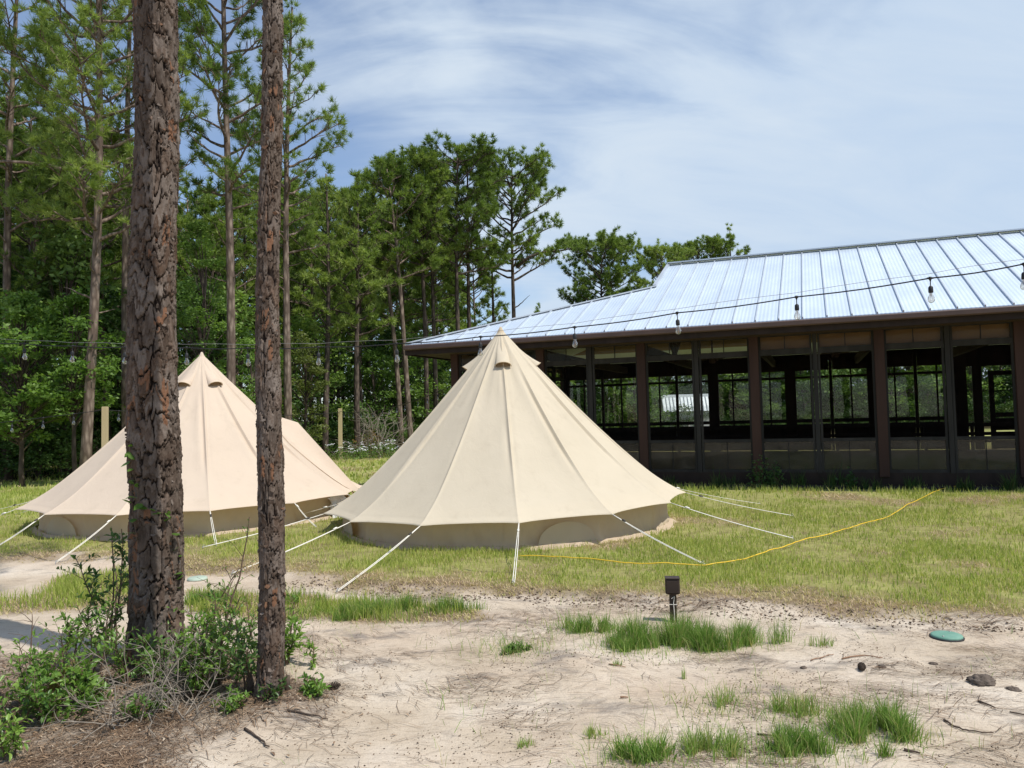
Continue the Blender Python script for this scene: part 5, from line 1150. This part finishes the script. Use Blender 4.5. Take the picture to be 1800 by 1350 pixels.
for i in range(len(CP)-1):
    for t_ in np.linspace(0, 1, 7)[:-1]: q = CP[i]*(1-t_)+CP[i+1]*t_; order.append(q+np.array([0, 0, -.012*math.sin(math.pi*t_)]))
order.append(CP[-1])
sl_ = empty('string_light', tuple(CP[0])); tag(sl_, 'black cable of clear hanging bulbs strung across the view in front of the tents', 'string lights')
O0 = CP[0]; b = MB(); b.tube(np.array(order)-O0, .0058, 6); b.build('cable', M_black, sl_, True)
b = MB(); b.tube(np.array([q+np.array([0, .0, .035+.05*abs(math.sin(i_*math.pi/6))*(0 if i_ % 6 == 0 else 1)*.4]) for i_, q in enumerate(order)])-O0, .0018, 5); b.build('support_wire', M_steel, sl_, True)
sock = MB(); sock.lathe([(.001, .012), (.010, .012), (.016, .004), (.014, -.008), (.008, -.014), (.0042, -.03), (.0042, -.062), (.013, -.068), (.0185, -.076), (.0195, -.112), (.0175, -.122), (.001, -.122)], n=12); sock.box((0, 0, .0), (.05, .012, .014)); sock_me = sock.mesh('socket', True)
bu = MB(); bu.lathe([(.0125, -.122), (.0135, -.134), (.019, -.148), (.0255, -.163), (.0275, -.176), (.0255, -.190), (.018, -.201), (.008, -.207), (.0006, -.208)], n=16); bulb_me = bu.mesh('bulb', True)
fi = MB(); fi.tube([(0, 0, -.125), (0, 0, -.15)], .004, 6); fi.tube([(.002, 0, -.148), (.009, 0, -.17), (.004, 0, -.19), (-.004, 0, -.19), (-.009, 0, -.17), (-.002, 0, -.148)], .0011, 4); fil_me = fi.mesh('filament', True)
for i in range(1, len(CP)-1):
    so = link('socket', sock_me, M_black, sl_); so.location = CP[i]-O0; so.rotation_euler = (.03*math.sin(i*3), .06*math.sin(i*2.1), i); so.scale = (.92, .92, .92)
    bo = link('bulb', bulb_me, M_bulb, so); link('filament', fil_me, M_fil, so)
# second string on posts
M_post = simple('treated_pine_post', (.42, .34, .19), (.52, .43, .26), 6, .8, .2, bump=.3, bscale=14, stretch=(1, 1, .12))
def post(px, py, Y, w_, label):
    x = XAT(px, Y); h = H_at(px, py, Y); b = MB(); b.box((0, 0, h/2-.1), (w_, w_, h+.2), bev=.006); o = link('wooden_post', b.mesh('wooden_post'), M_post, loc=(x, Y, 0)); o.rotation_euler = (0, .01, .3); tag(o, label, 'post'); return Vector((x, Y, h))
pa = post(183, 715, 14.6, .105, 'square yellowish wooden post behind the left tent'); pb = post(597, 718, 30, .16, 'yellowish wooden post at the wood edge between the tents')
def string2(A, B_, sag, n, label, r=.006):
    e = empty('string_light', tuple(A)); tag(e, label, 'string lights'); P = np.array([[A.x+(B_.x-A.x)*t_, A.y+(B_.y-A.y)*t_, A.z+(B_.z-A.z)*t_-sag*4*t_*(1-t_)] for t_ in np.linspace(0, 1, 33)])-np.array(A); b = MB(); b.tube(P, r, 5); b.build('cable', M_black, e)
    for i in range(1, n):
        k = i/n*32; p = P[int(k)]; so = link('socket', sock_me, M_black, e); so.location = p; link('bulb', bulb_me, M_bulb, so)
string2(pa+Vector((0, 0, -.06)), Vector(AT(-260, 768, 14.0)), .03, 8, 'thin black string of small bulbs running left from the near wooden post')
string2(pa+Vector((0, 0, -.06)), pb+Vector((0, 0, -.15)), .12, 18, 'black string of small bulbs running from the near wooden post to the far one', .008)
string2(pb+Vector((0, 0, -.12)), Vector(Bw(.8, .85, 2.3)), .25, 14, 'string of small bulbs from the far wooden post to the pavilion corner', .009)
# ---------------------------------------------------------------- yellow cord
M_yellow = simple('yellow_cord', (.75, .48, .03), (.85, .57, .05), 20, .5, .4)
pts = [(912, 990), (960, 994), (1035, 999), (1090, 1004), (1140, 1007), (1190, 1009), (1240, 1010), (1275, 1004), (1310, 997), (1352, 980), (1400, 966), (1440, 957), (1480, 942), (1520, 932), (1558, 920), (1585, 905), (1602, 893), (1630, 880), (1655, 868), (1690, 862), (1712, 853)]
P = []
for i in range(len(pts)-1):
    for t_ in np.linspace(0, 1, 7)[:-1]:
        q = (pts[i][0]*(1-t_)+pts[i+1][0]*t_, pts[i][1]*(1-t_)+pts[i+1][1]*t_); x, y = G(*q); x += .010*math.sin(len(P)*.37); y += .012*math.sin(len(P)*.23); P.append([x, y, gz1(x, y)+.042+.006*math.sin(len(P)*.5)])
b = MB(); b.tube(P, .0055, 6); tag(link('extension_cord', b.mesh('extension_cord', True), M_yellow), 'long yellow extension cord snaking over the turf towards the pavilion', 'cord')
# ---------------------------------------------------------------- brown electrical box on its post
x, y = G(1184, 1090); z0 = gz1(x, y); bx = empty('junction_box', (x, y, z0), rad(-8)); tag(bx, 'small dark brown electrical box on a short post among the grass clumps', 'electrical box')
M_bronze = simple('dark_bronze_plastic', (.035, .022, .018), (.05, .032, .025), 6, .45, .4, bump=.1)
b = MB(); b.box((0, 0, .275), (.108, .075, .125), bev=.010); b.box((0, 0, .335), (.112, .079, .012), bev=.004); b.build('housing', M_bronze, bx)
b = MB(); b.box((0, -.04, .272), (.092, .008, .10), bev=.004); b.build('cover', M_bronze, bx)
b = MB(); b.box((0, 0, .10), (.052, .048, .26), bev=.004); b.build('post', M_bronze, bx)
b = MB(); b.tube([(.004, -.030, .0), (.006, -.031, .08), (.002, -.030, .15), (.010, -.034, .20), (-.012, -.036, .185)], .0028, 5); b.tube([(-.03, -.029, .14), (.03, -.029, .138)], .002, 4); b.build('wire', M_rope, bx)
# ---------------------------------------------------------------- green lid
M_lid = simple('faded_green_plastic', (.115, .26, .195), (.18, .33, .26), 9, .6, .3, bump=.2)
x, y = G(1664, 1118); o = empty('access_lid', (x, y, gz1(x, y)+.006), .3); tag(o, 'round faded green plastic access lid set in the sand', 'lid')
b = MB(); b.lathe([(.001, .018), (.06, .018), (.088, .017), (.098, .012), (.100, .004), (.096, -.01)], n=40); b.build('cover', M_lid, o, True)
b = MB(); b.lathe([(.094, -.02), (.106, -.02), (.108, .000), (.103, .003), (.094, .002)], n=40); b.build('rim', simple('black_lid_rim', (.02, .02, .02), (.03, .03, .03), 5, .6), o, True)
for k_ in range(2): b = MB(); a = k_*math.pi+.5; b.lathe([(.001, .031), (.006, .030), (.007, .025)], (math.cos(a)*.076, math.sin(a)*.076, -.008), 8); b.build('screw', M_steel, o, True)
x, y = G(347, 1019); o = empty('access_lid', (x, y, gz1(x, y)+.01)); tag(o, 'pale green lid half hidden in the grass between the two foreground trunks', 'lid')
b = MB(); b.lathe([(.001, .020), (.085, .020), (.095, .014), (.098, .0)], n=28); b.build('cover', simple('pale_green_lid', (.34, .42, .34), (.42, .5, .42), 9, .6), o, True)
# ---------------------------------------------------------------- dirt clods, sticks, cones
M_clod = simple('dark_sandy_clod', (.10, .08, .065), (.19, .155, .13), 30, .95, .1, bump=.9, bscale=50, bdist=.02)
def clod(px, py, r, label, seed, sq=.55, name='dirt_clod', cat='dirt clod', mat=None):
    x, y = G(px, py); m, n = 22, 34; ph, th = np.meshgrid(np.linspace(0, math.pi*.62, m), np.arange(n)*2*math.pi/n, indexing='ij'); d = np.stack([np.sin(ph)*np.cos(th), np.sin(ph)*np.sin(th), np.cos(ph)], -1)
    rr = r*(1+.30*fbm(d[..., 0]*2, d[..., 1]*2, d[..., 2]*2, s=seed)+.28*fbm(d[..., 0]*6, d[..., 1]*6, d[..., 2]*6, s=seed+1, o=4)); V = d*rr[..., None]*np.array([1.25, .9, sq]); link_ = link(name, mk_mesh(name, V.reshape(-1, 3), grid_faces(m, n, True), True), mat or M_clod, loc=(x, y, gz1(x, y)-.002)); tag(link_, label, cat)
clod(1727, 1200, .062, 'larger dark crusty dirt clod on the sand at the right', 51, .75)
clod(1780, 1210, .034, 'smaller dark dirt clod right of the larger one', 52)
clod(1412, 1172, .016, 'dark bark lump on the sand left of the centre twigs', 53, 1.0)
clod(1550, 1172, .020, 'small brown lump of bark below the lid', 54, .8)
clod(1640, 1162, .022, 'small dark bark lump between the lid and the larger clod', 55, .6)
def stick(pts, r, label, mat=None, seed=1, name='stick', lift=.006):
    R = np.random.default_rng(seed); P = []
    for i in range(len(pts)-1):
        for t_ in np.linspace(0, 1, 6)[:-1]: q = (pts[i][0]*(1-t_)+pts[i+1][0]*t_, pts[i][1]*(1-t_)+pts[i+1][1]*t_); x, y = G(*q); P.append([x+R.normal(0, .002), y+R.normal(0, .003), gz1(x, y)+lift+R.uniform(0, .004)])
    b = MB(); b.tube(P, r*np.linspace(1, .55, len(P)), 7); tag(link(name, b.mesh(name, True), mat or M_dstick), label, 'stick')
M_dstick = simple('dark_weathered_stick', (.055, .042, .034), (.12, .09, .07), 30, .9, .1, bump=.5, bscale=80)
M_lstick = simple('pale_brown_stick', (.22, .13, .08), (.32, .2, .13), 30, .9, .1, bump=.5, bscale=80)
stick([(1660, 1264), (1675, 1276), (1705, 1283), (1757, 1284)], .0055, 'curved dark stick on the pale sand at the lower right')
stick([(1720, 1231), (1758, 1244)], .006, 'short dark stick below the larger dirt clod')
stick([(1775, 1247), (1830, 1258)], .004, 'dark stick cut by the right edge')
stick([(1330, 1295), (1405, 1303)], .005, 'dark straight stick between the lower right tufts')
stick([(1290, 1312), (1330, 1325)], .005, 'short dark stick left of the lower right tufts')
stick([(1425, 1160), (1450, 1153), (1470, 1149)], .004, 'thin forked twig near the bark lump', M_lstick)
stick([(1070, 1171), (1108, 1175)], .004, 'reddish twig lying left below the box post', M_lstick)
stick([(1090, 1224), (1108, 1224)], .006, 'short pale bit of bark on the sand', M_lstick)
stick([(1480, 1158), (1520, 1152), (1560, 1160)], .005, 'twig lying below the green lid', M_lstick)
stick([(430, 1290), (455, 1305), (478, 1325)], .007, 'crooked dark stick in front of the thinner trunk')
stick([(505, 1262), (545, 1264), (585, 1270)], .006, 'dark twig right in front of the thinner trunk')
stick([(535, 1188), (560, 1195), (570, 1193)], .007, 'small dark stick right of the thinner trunk')
stick([(1590, 1325), (1625, 1332)], .007, 'stubby dark stick at the bottom right')
# broken stob at the foot of the thin trunk
x, y = G(440, 1232); b = MB(); b.tube([(0, 0, -.03), (.004, 0, .06), (-.004, .004, .12)], [.022, .02, .012], 9); tag(link('stump', b.mesh('stump', True), M_dstick, loc=(x, y, gz1(x, y))), 'dark broken stob leaning on the left foot of the thinner trunk', 'stump')
x, y = G(505, 1232); b = MB(); b.tube([(0, 0, -.03), (.0, 0, .05), (.006, .004, .09)], [.02, .018, .010], 9); tag(link('stump', b.mesh('stump', True), M_dstick, loc=(x, y, gz1(x, y))), 'dark broken stob at the right foot of the thinner trunk', 'stump')
def cone(px, py, label, rz):
    x, y = G(px, py); b = MB(); R = np.random.default_rng(int(px)); L_c = .075
    b.tube([(-L_c/2, 0, .02), (0, 0, .022), (L_c/2, 0, .02)], [.006, .012, .004], 8)
    for i in range(60):
        t_ = i/60; xx = -L_c/2+t_*L_c; a = i*2.4; r_ = .024*math.sin(math.pi*(t_*.85+.12)); o = np.array([.25, math.cos(a), math.sin(a)]); p0 = np.array([xx, 0, .021]); s_ = np.array([0, -math.sin(a), math.cos(a)])*.006; q = p0+o*r_; b.add([p0-s_*.5, p0+s_*.5, q+s_, q-s_, q-s_+np.array([.003, 0, 0]), q+s_+np.array([.003, 0, 0])], q=[[0, 1, 2, 3], [3, 2, 5, 4], [0, 4, 5, 1]])
    o_ = link('pine_cone', b.mesh('pine_cone'), M_dstick, loc=(x, y, gz1(x, y))); o_.rotation_euler = (0, 0, rz); tag(o_, label, 'pine cone')
cone(587, 1215, 'open pine cone on the sand right of the thinner trunk', .4)
cone(1515, 1176, 'brown pine cone among the bark crumbs below the lid', 1.2)
